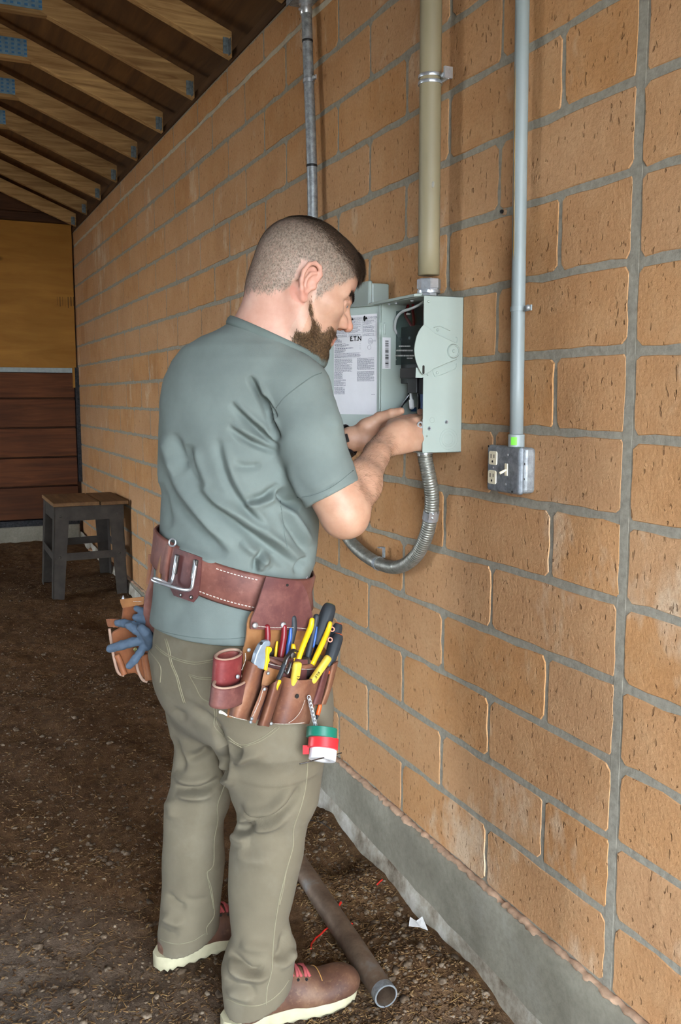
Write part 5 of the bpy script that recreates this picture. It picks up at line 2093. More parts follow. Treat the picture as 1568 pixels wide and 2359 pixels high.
def shoe(heel, ang, length, label_extra):
    """lace-up shoe, heel point on the ground, ang = direction of the toe"""
    d = np.array([math.cos(ang), math.sin(ang), 0])
    s = np.array([-d[1], d[0], 0])          # to the left of travel
    o = np.array([heel[0], heel[1], gz(heel[1]) + .002])
    W_ = lambda u: np.interp(u, [0, .06, .2, .45, .68, .85, .95, 1.0], [.012, .031, .036, .036, .046, .044, .032, .010])
    cs = lambda u: np.interp(u, [0, .4, .7, 1], [0, .002, 0, -.004])
    us = np.concatenate([np.linspace(0, .1, 6), np.linspace(.14, .86, 16), np.linspace(.89, 1, 7)])
    # sole with a lugged edge
    loop = [(u, W_(u)) for u in us] + [(u, -W_(u)) for u in us[::-1]]
    def pt(u, w, z, sc=1.0):
        rise = .012 * max(0, u - .75) / .25
        return o + d * (u - .0) * length + s * (w * sc + cs(u)) + UPV * (z + rise)
    g = G()
    n = len(loop)
    V = []
    for z, sc in ((.0, .90), (.009, 1.04), (.014, 1.05), (.033, 1.06), (.036, 1.03), (.036, .8)):
        V += [pt(u, w, z + (.006 if (z == 0 and i % 2) else 0), sc) for i, (u, w) in enumerate(loop)]
    Fc = [tuple(range(n))[::-1], tuple(range(5 * n, 6 * n))]
    for r in range(5):
        Fc += [(r * n + k, r * n + (k + 1) % n, (r + 1) * n + (k + 1) % n, (r + 1) * n + k) for k in range(n)]
    g.add(V, Fc)
    obj('sole', g, M_SOLE, person, autos=50, label='thick cream rubber sole')
    # upper
    f = Field()
    def P_(u, w, z):
        return pt(u, w, z)
    f.add(capsule_f(P_(.165, 0, .042), P_(.20, 0, .064), .034, .030), 0)
    f.add(capsule_f(P_(.18, 0, .046), P_(.55, 0, .044), .034, .038), .03)
    f.add(capsule_f(P_(.30, 0, .095), P_(.62, 0, .060), .032, .030), .03)
    f.add(ellipsoid(P_(.76, -.001, .040), (.078, .050, .036), np.stack([d, s, UPV])), .03)
    f.add(ellipsoid(P_(.88, -.003, .040), (.038, .036, .030), np.stack([d, s, UPV])), .02)
    zc_ = o[2] + .030
    f.add(((lambda P: P[..., 2] - zc_), np.array([-9, -9, -9]), np.array([9, 9, zc_ + .02])), .003, 's')
    V, Fq = f.mesh(o - [.1, .13, .02], o + [length + .1, .13, .2], .0032, 1)
    up = obj('shoe_upper', (V, Fq), M_LEATH, person, smooth=True, label='worn brown leather shoe upper')
    bv = bvh_of(V, Fq)

    def onu(u, w):
        """top of the upper above a point of the sole"""
        q = P_(u, w, .3)
        h = bv.ray_cast(Vector(q), Vector((0, 0, -1)))
        return np.array(h[0]) if h[0] is not None else P_(u, w, .08)
    for i in range(4):
        u = .40 + i * .062
        for a, b in ((-1, 1), (1, -1)):
            pts = [onu(u + .03 * t_ * (1 if a < 0 else 1), a * .024 + (b - a) * .024 * t_) + UPV * (.0022 + .002 * math.sin(math.pi * t_)) for t_ in np.linspace(0, 1, 9)]
            obj('lace', G().tube(pts, .0036, 6, flat=.6), M_LACE, up, smooth=True)
        for a in (-1, 1):
            obj('eyelet', G().lathe(onu(u, a * .0265) - UPV * .001, UPV + s * a * .6, [(.0034, 0), (.0034, .0016), (.0018, .0016)], 10), M_EYELET, up)
    # stitched seam over the toe
    pts = [onu(.70, w) + UPV * .0008 for w in np.linspace(-.030, .030, 13)]
    obj('toe_stitch', G().tube(pts, .0010, 5), plain('tan_thread', C(176, 130, 70), .9), up)
    return up


RHEEL = ong(512, 2384)
shoe(RHEEL, math.atan2(.004, .29), .308, 'R')
shoe((-.690, .724), math.atan2(.030, .17), .300, 'L')
# ================================================================== tool belt, pouches and tools
def m_leather(name, a_, b_, c_, rough=.6):
    k = NM(name, b_, rough, 0, .35)
    n1 = k.noise(9, 5, .65)
    n2 = k.noise(55, 5, .7)
    n3 = k.noise(4, 3)
    cc = k.ramp(n1, [(.3, a_), (.52, b_), (.75, c_)])
    cc = k.mix(k.ramp(n3, [(.45, 0.0), (.7, .55)]), cc, a_)
    cc = k.mix(k.ramp(n2, [(.58, 0.0), (.75, .45)]), cc, c_)
    k.col(cc).bump(n2, .35, .0015)
    return k.m


M_BELT = m_leather('belt_leather', C(92, 52, 46), C(130, 82, 70), C(168, 124, 108))
M_POUCH = m_leather('pouch_leather', C(76, 46, 44), C(132, 86, 62), C(172, 128, 98))
M_POUCHD = m_leather('dark_pouch_leather', C(70, 38, 40), C(102, 60, 56), C(146, 98, 86))
M_TAN = m_leather('tan_leather', C(118, 76, 44), C(152, 102, 60), C(178, 130, 86))
M_REDL = m_leather('red_leather', C(102, 34, 36), C(136, 58, 56), C(176, 116, 100))
M_RAW = m_leather('raw_leather_edge', C(150, 116, 98), C(176, 144, 124), C(198, 172, 152))
M_STITCH = plain('white_stitching', C(206, 198, 186), .9)
M_YEL = plain('yellow_grip', C(228, 186, 24), .38, 0, .5, .08)
M_YELD = plain('worn_yellow_grip', C(206, 178, 64), .5, 0, .5, .14)
M_REDG = plain('red_grip', C(124, 26, 34), .38, 0, .5, .1)
M_BLUEG = plain('blue_grip', C(40, 84, 156), .4, 0, .5, .1)
M_BLKG = plain('black_grip', C(44, 48, 52), .55, 0, .4, .12)
M_ORNG = plain('orange_plastic', C(226, 92, 30), .4)
M_KNIFE = plain('grey_knife_body', C(142, 154, 166), .42, .3)
M_TOOLST = m_metal('tool_steel', C(120, 118, 116), .35, .3)
cbv = bvh_of(np.vstack([SV, PV_]), np.vstack([SF, PF_ + len(SV)]))
PHI_P = math.radians(50)
PNr = math.cos(PHI_P) * RH - math.sin(PHI_P) * FH          # out from the right hip
PUr = math.cos(PHI_P) * FH + math.sin(PHI_P) * RH          # forward along the hip
hip, _ = surf(cbv, 640, 1440)
PP0 = hip + PNr * .012


def pl(px, py, off=0.0):
    d = ray(px, py)
    o = PP0 + PNr * off
    return CAM + ((o - CAM) @ PNr) / (d @ PNr) * d


def c6p(x, y):
    return 470 + x / 4.48, 1380 + y / 4.48


def q6(x, y, off=0.0):
    return pl(*c6p(x, y), off)


def rpx(px_, off=0.0, py=1500):
    """pixels to metres at the pouch"""
    return px_ / F_PX * ((pl(650, py, off) - CAM) @ CF)


def pocket(name, left, right, off, bulge, m, parent, th=.0035, nu=15, nv=12, conv=c6p, pw=.6, plane=pl, vb=None, label=None):
    """leather panel between two edges given as pixel polylines, bulging outwards"""
    Lp, Rp = bez(left, 8), bez(right, 8)
    rs_ = lambda P, n: np.stack([np.interp(np.linspace(0, 1, n), np.linspace(0, 1, len(P)), P[:, i]) for i in (0, 1)], 1)
    Lp, Rp = rs_(Lp, nv), rs_(Rp, nv)
    rows = []
    for v in range(nv):
        row = []
        for u in np.linspace(0, 1, nu):
            x, y = Lp[v] * (1 - u) + Rp[v] * u
            bb = bulge * (math.sin(math.pi * u) ** pw if 0 < u < 1 else 0)
            if vb:
                bb *= vb(v / (nv - 1))
            px, py = conv(x, y)
            row.append(plane(px, py, off + bb))
        rows.append(row)
    return obj(name, G().sheet(rows, th, flip=False), m, parent, smooth=False, autos=50, label=label)


def stitches(parent, path, off, conv=c6p, plane=pl, dash=1.9, gap=1.3, bv=None, bulge=None, r=.0007):
    P = np.array([conv(*p) for p in bez(path, 10)])
    s = np.concatenate([[0], np.cumsum(np.linalg.norm(np.diff(P, axis=0), axis=1))])
    g = G()
    x = 0
    while x + dash < s[-1]:
        e = []
        for q in (x, x + dash):
            px, py = np.interp(q, s, P[:, 0]), np.interp(q, s, P[:, 1])
            o_ = off + (bulge(q / s[-1]) if bulge else 0)
            p = plane(px, py, o_) if bv is None else surf(bv, px, py, off)[0]
            e.append(p)
        if e[0] is not None and e[1] is not None:
            g.tube(e, r, 5)
        x += dash + gap
    o = obj('stitching', g, M_STITCH, parent)
    o['kind'] = 'stuff'
    return o


def rivet(parent, px, py, off, r=.005, m=None, conv=c6p, plane=pl):
    p = plane(*conv(px, py), off)
    n = unit(plane(*conv(px, py), off + .01) - p)
    n = unit(CAM - p) * .3 + PNr
    return obj('rivet', G().lathe(p, n, [(r, 0), (r, .0012), (r * .6, .0024)], 12), m or M_CHROME, parent, smooth=True)


# ------------------------------------------------------------------ the belt itself
tf = Field()
tf.add(loft_f(T_SEC), 0)
bc_, _ = surf(sbv, 530, 1347)
BZC = bc_[2]
i_ = np.argmin([abs(q[0] - BZC) for q in T_SEC])
b_cen = np.array([T_SEC[i_][1], T_SEC[i_][2], BZC])
tb_ = thing('tool_belt', (b_cen[0], b_cen[1], BZC - .035), 'wide brown leather tool belt with pouches around his hips', 'tool belt')
BT = .27                                    # the belt sags towards the loaded right pouch
BT_N = unit(UPV + BT * RH)
rows = []
for dz, do in ((-.035, .002), (-.033, .0045), (0, .0055), (.033, .0045), (.035, .002)):
    rr_, D_ = ring(tf, b_cen + BT_N * dz, RH - BT * UPV, FH, 72, .05, .4)
    rr_ = np.array([rr_[(k - 2) % 72] * .1 + rr_[(k - 1) % 72] * .2 + rr_[k] * .4 + rr_[(k + 1) % 72] * .2 + rr_[(k + 2) % 72] * .1 for k in range(72)])
    rr_ = rr_ + D_ * (do + .004)
    rows.append(np.vstack([rr_, rr_[:1]]))
belt = obj('strap', G().sheet(rows, .0045), M_BELT, tb_, smooth=True, label='wide stitched leather belt strap')
bbv = BVHTree.FromPolygons([tuple(p) for r_ in rows for p in r_], [(i * 73 + k, i * 73 + k + 1, (i + 1) * 73 + k + 1, (i + 1) * 73 + k) for i in range(4) for k in range(72)])


def bsurf(px, py, off):
    return surf(bbv, px, py, off)[0]


def beltline(dz, a_, b_, off=.001):
    g = G()
    top = []
    for px in np.arange(a_, b_, 2.6):
        for py in (1345,):
            d = ray(px, py)
            # where the belt face meets height BZC+dz on this column: walk the pixel row
            yc_ = 1347 + (px - 530) * .27
            lo_, hi_ = yc_ - 60, yc_ + 60
            for _ in range(24):
                mid_ = (lo_ + hi_) / 2
                p = bsurf(px, mid_, off)
                if p is None:
                    lo_ = mid_ if mid_ < yc_ else lo_
                    hi_ = mid_ if mid_ >= yc_ else hi_
                    continue
                if (p - b_cen) @ BT_N > dz:
                    lo_ = mid_
                else:
                    hi_ = mid_
            p = bsurf(px, (lo_ + hi_) / 2, off)
            if p is not None:
                top.append(p)
    for a, b in zip(top[:-2:3], top[2::3]):
        if np.linalg.norm(b - a) < .01:
            g.tube([a, b * .9 + a * .1], .0010, 5)
    if g.v:
        o = obj('stitching', g, M_STITCH, tb_)
        o['kind'] = 'stuff'


beltline(.028, 462, 618, .0050)
beltline(-.028, 462, 596, .0050)


def tang(px, py):
    p, n = surf(bbv, px, py)
    return p, n


# patch with the hammer holder at the back
pp, pn = tang(424, 1315)


def pbk(px, py, off=0.0):
    d = ray(px, py)
    o = pp + pn * off
    return CAM + ((o - CAM) @ pn) / (d @ pn) * d


idc = lambda x, y: (x, y)
patch = pocket('hammer_patch', [(402, 1262), (392, 1300), (389, 1345), (400, 1372)], [(464, 1285), (460, 1330), (455, 1372), (446, 1388)], .004, .006, M_POUCHD, tb_, .005, 11, 10, idc, .8, pbk, label='dark leather patch carrying the hammer loop')
pocket('keeper_strap', [(382, 1254), (374, 1300), (372, 1340)], [(397, 1258), (390, 1300), (386, 1350)], .0, .006, M_BELT, tb_, .005, 6, 8, idc, .8, pbk)
pocket('keeper_strap', [(372, 1252), (362, 1300), (357, 1335)], [(382, 1254), (374, 1300), (371, 1338)], -.012, .006, M_TAN, tb_, .005, 6, 8, idc, .8, pbk)
hwp = [(407, 1279, .014), (403, 1305, .016), (397, 1336, .017), (388, 1345, .03), (370, 1337, .05), (355, 1332, .06), (353, 1337, .064), (372, 1344, .062), (400, 1353, .05), (428, 1359, .034), (441, 1354, .022), (446, 1330, .017), (452, 1291, .014)]
obj('hammer_loop', G().tube(bez([pbk(*q) for q in hwp], 6), .0033, 10), M_CHROME, tb_, smooth=True, label='bent steel hammer loop')
for x, y in ((405, 1300), (448, 1312)):
    g = G().obox(pbk(x, y, .014), unit(pbk(x + 4, y - 26, .014) - pbk(x, y, .014)), pn, np.cross(unit(pbk(x + 4, y - 26, .014) - pbk(x, y, .014)), pn), (.020, .0035, .0052))
    obj('loop_guide', g, M_TOOLST, patch, bevel=.002)
for x, y in ((416, 1371), (440, 1376)):
    rivet(patch, x, y, .011, .004, M_TOOLST, idc, pbk)
p = pbk(396, 1250, .006)
g = G().lathe(p - pn * .002, pn + .4 * CR, [(.0085, 0), (.0095, .0015), (.0085, .003), (.0065, .003), (.0058, .0015), (.0065, 0)], 20, close=True)
obj('d_ring', g, M_CHROME, tb_, smooth=True)
q = surf(sbv, 703, 1345)[0]
q = q if q is not None else at(703, 1345, 1.9)
q = at(703.5, 1345, (q - CAM) @ CF - .012)
obj('belt_clip', G().tube([q + UPV * .024, q + UPV * .012, q - UPV * .004, q - UPV * .016], [.0035, .0055, .0055, .004], 12), M_CHROME, tb_, smooth=True)

# ------------------------------------------------------------------ right pouch
rp = thing('tool_pouch', pl(640, 1660, 0), 'large worn brown leather tool pouch on his right hip, full of tools', 'tool pouch')


def c5(x, y):
    return 230 + x / 2.658, 1220 + y / 2.658


flap = pocket('hanger_flap', [(1018, 288), (1000, 345), (962, 470), (930, 545), (925, 610)], [(1228, 318), (1262, 372), (1290, 470), (1305, 550), (1312, 622)], .012, .006, M_POUCHD, rp, .004, 13, 14, c5, 1.0, label='dark scuffed leather hanger flap')
stitches(rp, [(950, 590), (1060, 600), (1180, 600), (1300, 612)], .021, c5)
for x, y in ((950, 587), (1122, 583)):
    rivet(rp, x, y, .02, .0062, None, c5)
obj('punch_hole', G().lathe(pl(*c5(1147, 340), .0185), PNr, [(.003, 0), (.003, .0008)], 10), M_SLOT, rp)
pocket('backing_panel', [(935, 500), (905, 560), (895, 680), (860, 800), (800, 1000), (780, 1150)], [(1315, 600), (1360, 700), (1430, 820), (1400, 940), (1370, 1040), (1290, 1180)], .0, .004, M_TAN, rp, .004, 12, 14, c5)
# inner compartment with its rolled rim
inner_ = pocket('inner_pocket', [(630, 590), (610, 800), (560, 1100), (480, 1240)], [(1190, 640), (1180, 800), (1130, 1050), (1080, 1270)], .034, .022, M_POUCHD, rp, .004, 17, 10, c6p, .55)
rim = [q6(640 + u * 540, 600 + 75 * u + 60 * math.sin(math.pi * u), .036 + .022 * math.sin(math.pi * u) ** .55 if 0 < u < 1 else .036) for u in np.linspace(0, 1, 24)]
obj('rolled_rim', G().tube(rim, .0055, 8, flat=.8), M_POUCH, inner_, smooth=True)
stitches(rp, [(640, 660), (760, 690), (900, 710), (1040, 725), (1160, 720)], .058, c6p, bulge=lambda u: .004 * math.sin(math.pi * u))
# big front pocket with a dipping edge
fpk = pocket('front_pocket', [(815, 800), (780, 950), (730, 1130), (690, 1290)], [(1215, 800), (1190, 960), (1130, 1150), (1085, 1290)], .060, .030, M_POUCH, rp, .004, 19, 14, lambda x, y: c6p(x, y + (38 * math.sin(math.pi * min(1, max(0, (x - 815) / 400))) * max(0, 1 - (y - 800) / 300))), .7)
stitches(rp, [(1040, 1045), (1000, 1150), (940, 1230), (870, 1280)], .095)
stitches(rp, [(690, 1285), (850, 1290), (1000, 1280), (1060, 1270)], .066, bulge=lambda u: .028 * math.sin(math.pi * u) ** .7 if 0 < u < 1 else 0)
obj('punch_hole', G().lathe(q6(958, 1003, .0925), PNr, [(.0045, 0), (.0045, .0008)], 10), M_SLOT, rp)
# knife pocket on the near side
kp = pocket('knife_pocket', [(440, 630), (390, 800), (310, 1010), (250, 1200)], [(625, 735), (590, 900), (530, 1080), (470, 1255)], .034, .032, M_POUCH, rp, .004, 13, 12, c6p, .6)
stitches(rp, [(262, 1205), (340, 1230), (440, 1250)], .060)
stitches(rp, [(425, 560), (425, 630), (385, 740)], .050)
obj('thread_tail', G().tube([q6(165, 1165, .07), q6(195, 1175, .068), q6(235, 1200, .062)], [.0035, .0025, .0015], 6), M_STITCH, rp)
# stitched divider strip and the round pliers sleeve
dv = pocket('divider_strip', [(600, 890), (560, 1010), (510, 1130), (465, 1255)], [(660, 920), (630, 1020), (580, 1150), (530, 1285)], .072, .004, M_POUCH, rp, .004, 6, 10, c6p, 1)
stitches(rp, [(608, 930), (570, 1060), (520, 1170), (480, 1250)], .078)
ps = pocket('pliers_sleeve', [(672, 885), (640, 1010), (595, 1160), (545, 1300)], [(825, 805), (785, 960), (725, 1150), (672, 1320)], .064, .034, M_POUCH, rp, .004, 13, 12, c6p, .5)
tp = pocket('sleeve_top_panel', [(640, 700), (610, 780), (590, 900)], [(790, 740), (800, 800), (815, 870)], .062, .006, M_TAN, rp, .003, 7, 6, c6p, 1)
for x, y, o_ in ((660, 765, .069), (622, 930, .079), (490, 1235, .078), (690, 1285, .078), (480, 1268, .074)):
    rivet(rp, x, y, o_, .0034, M_STEEL)
# small pockets on the forward side
for a_, b_, c_, d_, o_ in ((1200, 1300, 1090, 1200, .060), (1290, 1385, 1185, 1255, .045)):
    pocket('side_pocket', [(a_, 770 if a_ < 1250 else 700), ((a_ + c_) / 2, 930), (c_, 1085)], [(b_, 700 if a_ < 1250 else 640), ((b_ + d_) / 2, 900), (d_, 1090)], o_, .018, M_POUCHD if a_ < 1250 else M_POUCH, rp, .004, 9, 8, c6p, .6)
# the two loops at the rear: rolled leather collars


def collar_loop(name, cen, rx, ry, depth, slant, m, heart=0.0, off=.03):
    """open leather tube hanging vertically: rim ellipse in px, given depth in px"""
    rows = []
    n = 30
    for v in np.linspace(0, 1, 7):
        row = []
        for kx in range(n + 1):
            w = 2 * math.pi * kx / n
            rad = 1 - heart * math.exp(-((w - 1.1) / .5) ** 2)
            x = cen[0] + rx * rad * math.cos(w) + slant * v + (60 * heart * math.sin(w) if heart else 0)
            z = ry * rad * math.sin(w)                # away from the camera
            y = cen[1] + depth * v + .30 * rx * math.cos(w) * (-.25)
            p = q6(x, y, off)
            p = p + FH * z / 4.48 / F_PX * 1.8
            row.append(p)
        rows.append(row)
    o = obj(name, G().sheet(rows, -.0045), m, rp, smooth=True)
    rim_ = rows[0]
    obj('cut_edge', G().tube(rim_, .0032, 6), M_RAW, o, smooth=True)
    return o


collar_loop('rear_loop', (250, 575), 128, 190, 260, -18, M_REDL, 0, .020)
collar_loop('rear_loop', (270, 850), 165, 230, 200, -25, M_REDL if False else M_POUCHD, .22, .045)
for x, y, o_ in ((350, 605, .03), (460, 525, .046), (345, 800, .052)):
    rivet(rp, x, y, o_, .0042, M_STEEL)

# ------------------------------------------------------------------ tools in the pouch


def tpath(pts, n=5):
    """pixel path with offsets from the pouch plane"""
    return bez([q6(x, y, o_) for x, y, o_ in pts], n)


def rad(w):
    return w / 4.48 / 2 * 1.80 / F_PX


def grip(name, pts, widths, m, parent, n=12, flat=1.0, conv=None, label=None):
    P = tpath(pts)
    W_ = np.interp(np.linspace(0, 1, len(P)), np.linspace(0, 1, len(widths)), [rad(w) for w in widths])
    # rounded top
    t0 = P[0] - P[1]
    t0 = t0 / np.linalg.norm(t0)
    cap = [P[0] + t0 * W_[0] * s_ for s_ in (.85, .6, .3)]
    cw_ = [W_[0] * f_ for f_ in (.35, .75, .93)]
    return obj(name, G().tube(np.vstack([cap, P]), np.concatenate([cw_, W_]), n, flat=flat), m, parent, smooth=True, label=label)


def tool(name, px, py, off, label, cat):
    return thing(name, q6(px, py, off), label, cat, 'hand tools in the right pouch')


t = tool('pliers', 720, 640, .03, 'pliers with two dark red dipped handles', 'pliers')
grip('handle', [(652, 285, .018), (655, 380, .02), (648, 480, .022), (640, 640, .026)], [58, 66, 62, 50], M_REDG, t)
grip('handle', [(826, 285, .020), (820, 400, .022), (800, 520, .026), (775, 680, .028)], [58, 66, 70, 56], M_REDG, t)
obj('pivot', G().lathe(q6(670, 545, .024), PNr, [(.009, -.006), (.009, .006), (.004, .008)], 14), M_TOOLST, t, autos=40)
t = tool('pliers', 745, 640, .02, 'narrow yellow tool handle showing between the red handles', 'pliers')
grip('handle', [(752, 445, .012), (742, 530, .014), (730, 650, .018)], [24, 36, 34], M_YEL, t)
t = tool('wire_stripper', 960, 640, .03, 'pliers with black and blue two-tone handles', 'pliers')
h1 = grip('handle', [(918, 195, .014), (922, 300, .016), (900, 420, .02), (865, 620, .026)], [70, 76, 70, 56], M_BLKG, t)
grip('blue_insert', [(893, 310, .024), (886, 400, .026), (870, 480, .028), (855, 590, .03)], [34, 44, 44, 36], M_BLUEG, h1)
h2 = grip('handle', [(1160, 180, .014), (1130, 330, .016), (1095, 480, .02), (1050, 680, .026)], [66, 72, 72, 64], M_BLKG, t)
grip('blue_insert', [(1163, 290, .022), (1146, 390, .024), (1125, 500, .026)], [20, 32, 24], M_BLUEG, h2)
t = tool('lineman_pliers', 1040, 640, .045, 'pliers with long bright yellow dipped handles', 'pliers')
grip('handle', [(1112, 215, .032), (1095, 300, .034), (1020, 480, .042), (965, 640, .048)], [56, 66, 62, 58], M_YEL, t)
grip('handle', [(1298, 250, .034), (1270, 340, .036), (1190, 520, .044), (1115, 680, .05)], [50, 60, 62, 60], M_YEL, t)
obj('jaw', G().obox(q6(1030, 760, .045), PUr, PNr, UPV, (.012, .006, .03)), M_TOOLST, t, bevel=.002)
t = tool('cutter', 915, 640, .05, 'small tool with a short yellow tip beside the adjustable pliers', 'pliers')
grip('handle', [(918, 480, .048), (920, 540, .05), (915, 640, .052)], [48, 60, 44], M_YEL, t)


def driver(pts, w, cap_m, label, ring_=None):
    t = tool('screwdriver', pts[-1][0], pts[-1][1], pts[-1][2], label, 'screwdriver')
    P = tpath(pts, 8)
    a, b = P[0], P[-1]
    ax = unit(b - a)
    L_ = np.linalg.norm(b - a)
    r = rad(w)
    # fluted handle
    g = G()
    x = unit(np.cross(ax, PNr))
    y = np.cross(ax, x)
    n = 32
    V = []
    st = [(0, .72), (.006, .90), (.02, 1), (L_ * .35, 1.02), (L_ * .7, .98), (L_ * .9, .86), (L_, .70)]
    for h_, s_ in st:
        for kk in range(n):
            w_ = 2 * math.pi * kk / n
            fl = 1 - (.06 * (1 if kk % 4 < 1 else 0) if .01 < h_ < L_ * .8 else 0)
            V.append(a + ax * h_ + r * s_ * fl * (math.cos(w_) * x + math.sin(w_) * y))
    Fc = [tuple(range(n))[::-1], tuple((len(st) - 1) * n + kk for kk in range(n))]
    for i in range(len(st) - 1):
        Fc += [(i * n + kk, i * n + (kk + 1) % n, (i + 1) * n + (kk + 1) % n, (i + 1) * n + kk) for kk in range(n)]
    hd_ = obj('handle', G().add(V, Fc), M_BLKG, t, autos=35)
    obj('end_cap', G().lathe(a + ax * .0012, -ax, [(r * .70, 0), (r * .66, .0025), (r * .45, .0035), (.001, .004)], 24), cap_m, t, smooth=True)
    obj('shank', G().tube([b - ax * .005, b + ax * .07], .0032, 8), M_TOOLST, t, smooth=True)
    if ring_:
        p = tpath([(ring_[0], ring_[1], pts[0][2])] * 2, 1)[0] if False else q6(*ring_)
        n_ = unit(CAM - p) + .2 * PNr
        obj('hanging_hole', G().lathe(p, n_, [(.0052, 0), (.0052, .0012), (.0032, .0012), (.0032, 0)], 12, close=True), M_ORNG, hd_)
    return t


driver([(1300, 62, .004), (1210, 330, .012), (1160, 480, .018)], 165, plain('olive_cap', C(96, 96, 40), .4), 'large black fluted screwdriver with an olive cap', None)
driver([(1385, 262, .012), (1330, 480, .024), (1285, 640, .03)], 122, M_ORNG, 'black screwdriver with orange cap, farther from the yellow handles', (1322, 312, .038))
driver([(1386, 372, .030), (1330, 560, .04), (1255, 740, .045)], 138, M_ORNG, 'black screwdriver with orange cap standing in the forward pocket', (1300, 420, .062))
obj('orange_band', G().lathe(q6(1262, 735, .05), unit(q6(1262, 735, .05) - q6(1330, 560, .045)), [(.0085, 0), (.0095, .003), (.0085, .006)], 14), M_ORNG, bpy.data.objects['screwdriver.002'])

# folding utility knife
t = tool('utility_knife', 560, 700, .05, 'grey folding utility knife with a yellow slide', 'knife')
kn_ = [(545, 460), (590, 418), (640, 412), (650, 440), (645, 475), (605, 480), (597, 520), (602, 600), (590, 720), (480, 690), (475, 640), (500, 550)]
obj('body_shell', G().prism([q6(x, y, .052) for x, y in kn_], PNr * .013), M_KNIFE, t, bevel=.003, seg=2)
yk = [(606, 480), (645, 478), (662, 498), (655, 525), (634, 548), (632, 590), (640, 620), (622, 650), (610, 724), (580, 718), (598, 600)]
obj('slide', G().prism([q6(x, y, .054) for x, y in yk], PNr * .014), M_YEL, t, bevel=.0018, seg=2, label='bright yellow slide')
obj('lanyard_hole', G().lathe(q6(588, 456, .0655), PNr, [(.0036, 0), (.0036, .0006)], 12), M_SLOT, t)

# adjustable pliers in the sleeve
t = tool('adjustable_pliers', 745, 900, .085, 'small dark steel adjustable pliers hooked in the front sleeve', 'pliers')
grip('jaw', [(955, 540, .085), (920, 530, .087), (875, 575, .09), (845, 620, .092), (825, 690, .093)], [42, 60, 56, 52, 58], M_TOOLST, t, 10, .55)
grip('jaw', [(890, 660, .088), (872, 720, .09), (850, 770, .09), (826, 730, .091)], [34, 46, 40, 36], M_TOOLST, t, 10, .55)
grip('handle', [(822, 680, .093), (795, 760, .094), (765, 830, .092), (735, 930, .086)], [54, 58, 56, 54], M_BLKG, t, 10, .7)
grip('handle_dip', [(768, 855, .094), (748, 890, .092), (732, 935, .088)], [66, 68, 62], M_YEL, t, 12, .8)
obj('pivot', G().lathe(q6(915, 580, .096), PNr, [(.006, 0), (.006, .002), (.003, .003)], 12), M_TOOLST, t, autos=40)

# two chunky yellow handles in the front pocket


def flatgrip(pts, w, thick, m, label, mark):
    t = tool('cable_cutter' if mark else 'wire_cutter', pts[-1][0], pts[-1][1], pts[-1][2], label, 'cutters')
    P = [q6(*p) for p in pts]
    ax = unit(P[1] - P[0])
    x = unit(np.cross(ax, PNr))
    L_ = np.linalg.norm(P[1] - P[0])
    c = (P[0] + P[1]) / 2
    h = obj('handle', G().obox(c, ax, x, np.cross(ax, x), (L_ / 2, rad(w), thick)), m, t, bevel=.0055, seg=4)
    for pc in h.data.polygons:
        pc.use_smooth = True
    return t, h, c, ax, x


t, h, c, ax, x = flatgrip([(965, 648, .086), (925, 900, .080)], 96, .0065, M_YELD, 'stubby worn yellow handle standing upright in the front pocket', None)
e_ = q6(972, 800, .097)
obj('stamped_mark', text_mesh('17', .0105, e_, np.cross(PNr, -ax) * -1 if False else -ax * -1, np.cross(PNr, ax) * -1, .0003), M_INKB, h) if False else None
t, h, c, ax, x = flatgrip([(1292, 590, .082), (1105, 860, .078)], 84, .0065, M_YELD, 'long worn yellow handle slanting out of the front pocket', 'K')
# stamped letters along the handle and a size on the other
d_ = unit(q6(1180, 780, .0935) - q6(1240, 690, .0935))
u_ = unit(np.cross(PNr, d_))
if u_ @ CR < 0:
    u_ = -u_
obj('stamped_mark', text_mesh('KLE', .0085, q6(1180, 745, .0935), d_, u_, .0002), M_INKB, h)
hh = [o for o in bpy.data.objects if o.name.startswith('handle') and o.parent and o.parent.name == 'wire_cutter'][0]
d_ = unit(q6(965, 860, .094) - q6(975, 790, .094))
u_ = unit(np.cross(PNr, d_))
if u_ @ CR < 0:
    u_ = -u_
obj('stamped_mark', text_mesh('17', .0095, q6(962, 790, .0935), d_, u_, .0002), M_INKB, hh)
# blade tips showing under the forward pockets
t = tool('screwdriver_tip', 1180, 1200, .06, 'small orange and black driver poking out below the pouch', 'screwdriver')
grip('sleeve', [(1195, 1100, .056), (1180, 1160, .056), (1170, 1195, .056)], [44, 48, 46], M_ORNG, t)
grip('tip', [(1172, 1195, .056), (1158, 1240, .056)], [34, 20], M_BLKG, t)
t = tool('marker', 1085, 1180, .062, 'short black tool end below the pouch beside the chain', 'tool')
grip('end_cap', [(1095, 1130, .060), (1075, 1200, .060)], [28, 26], M_BLKG, t)

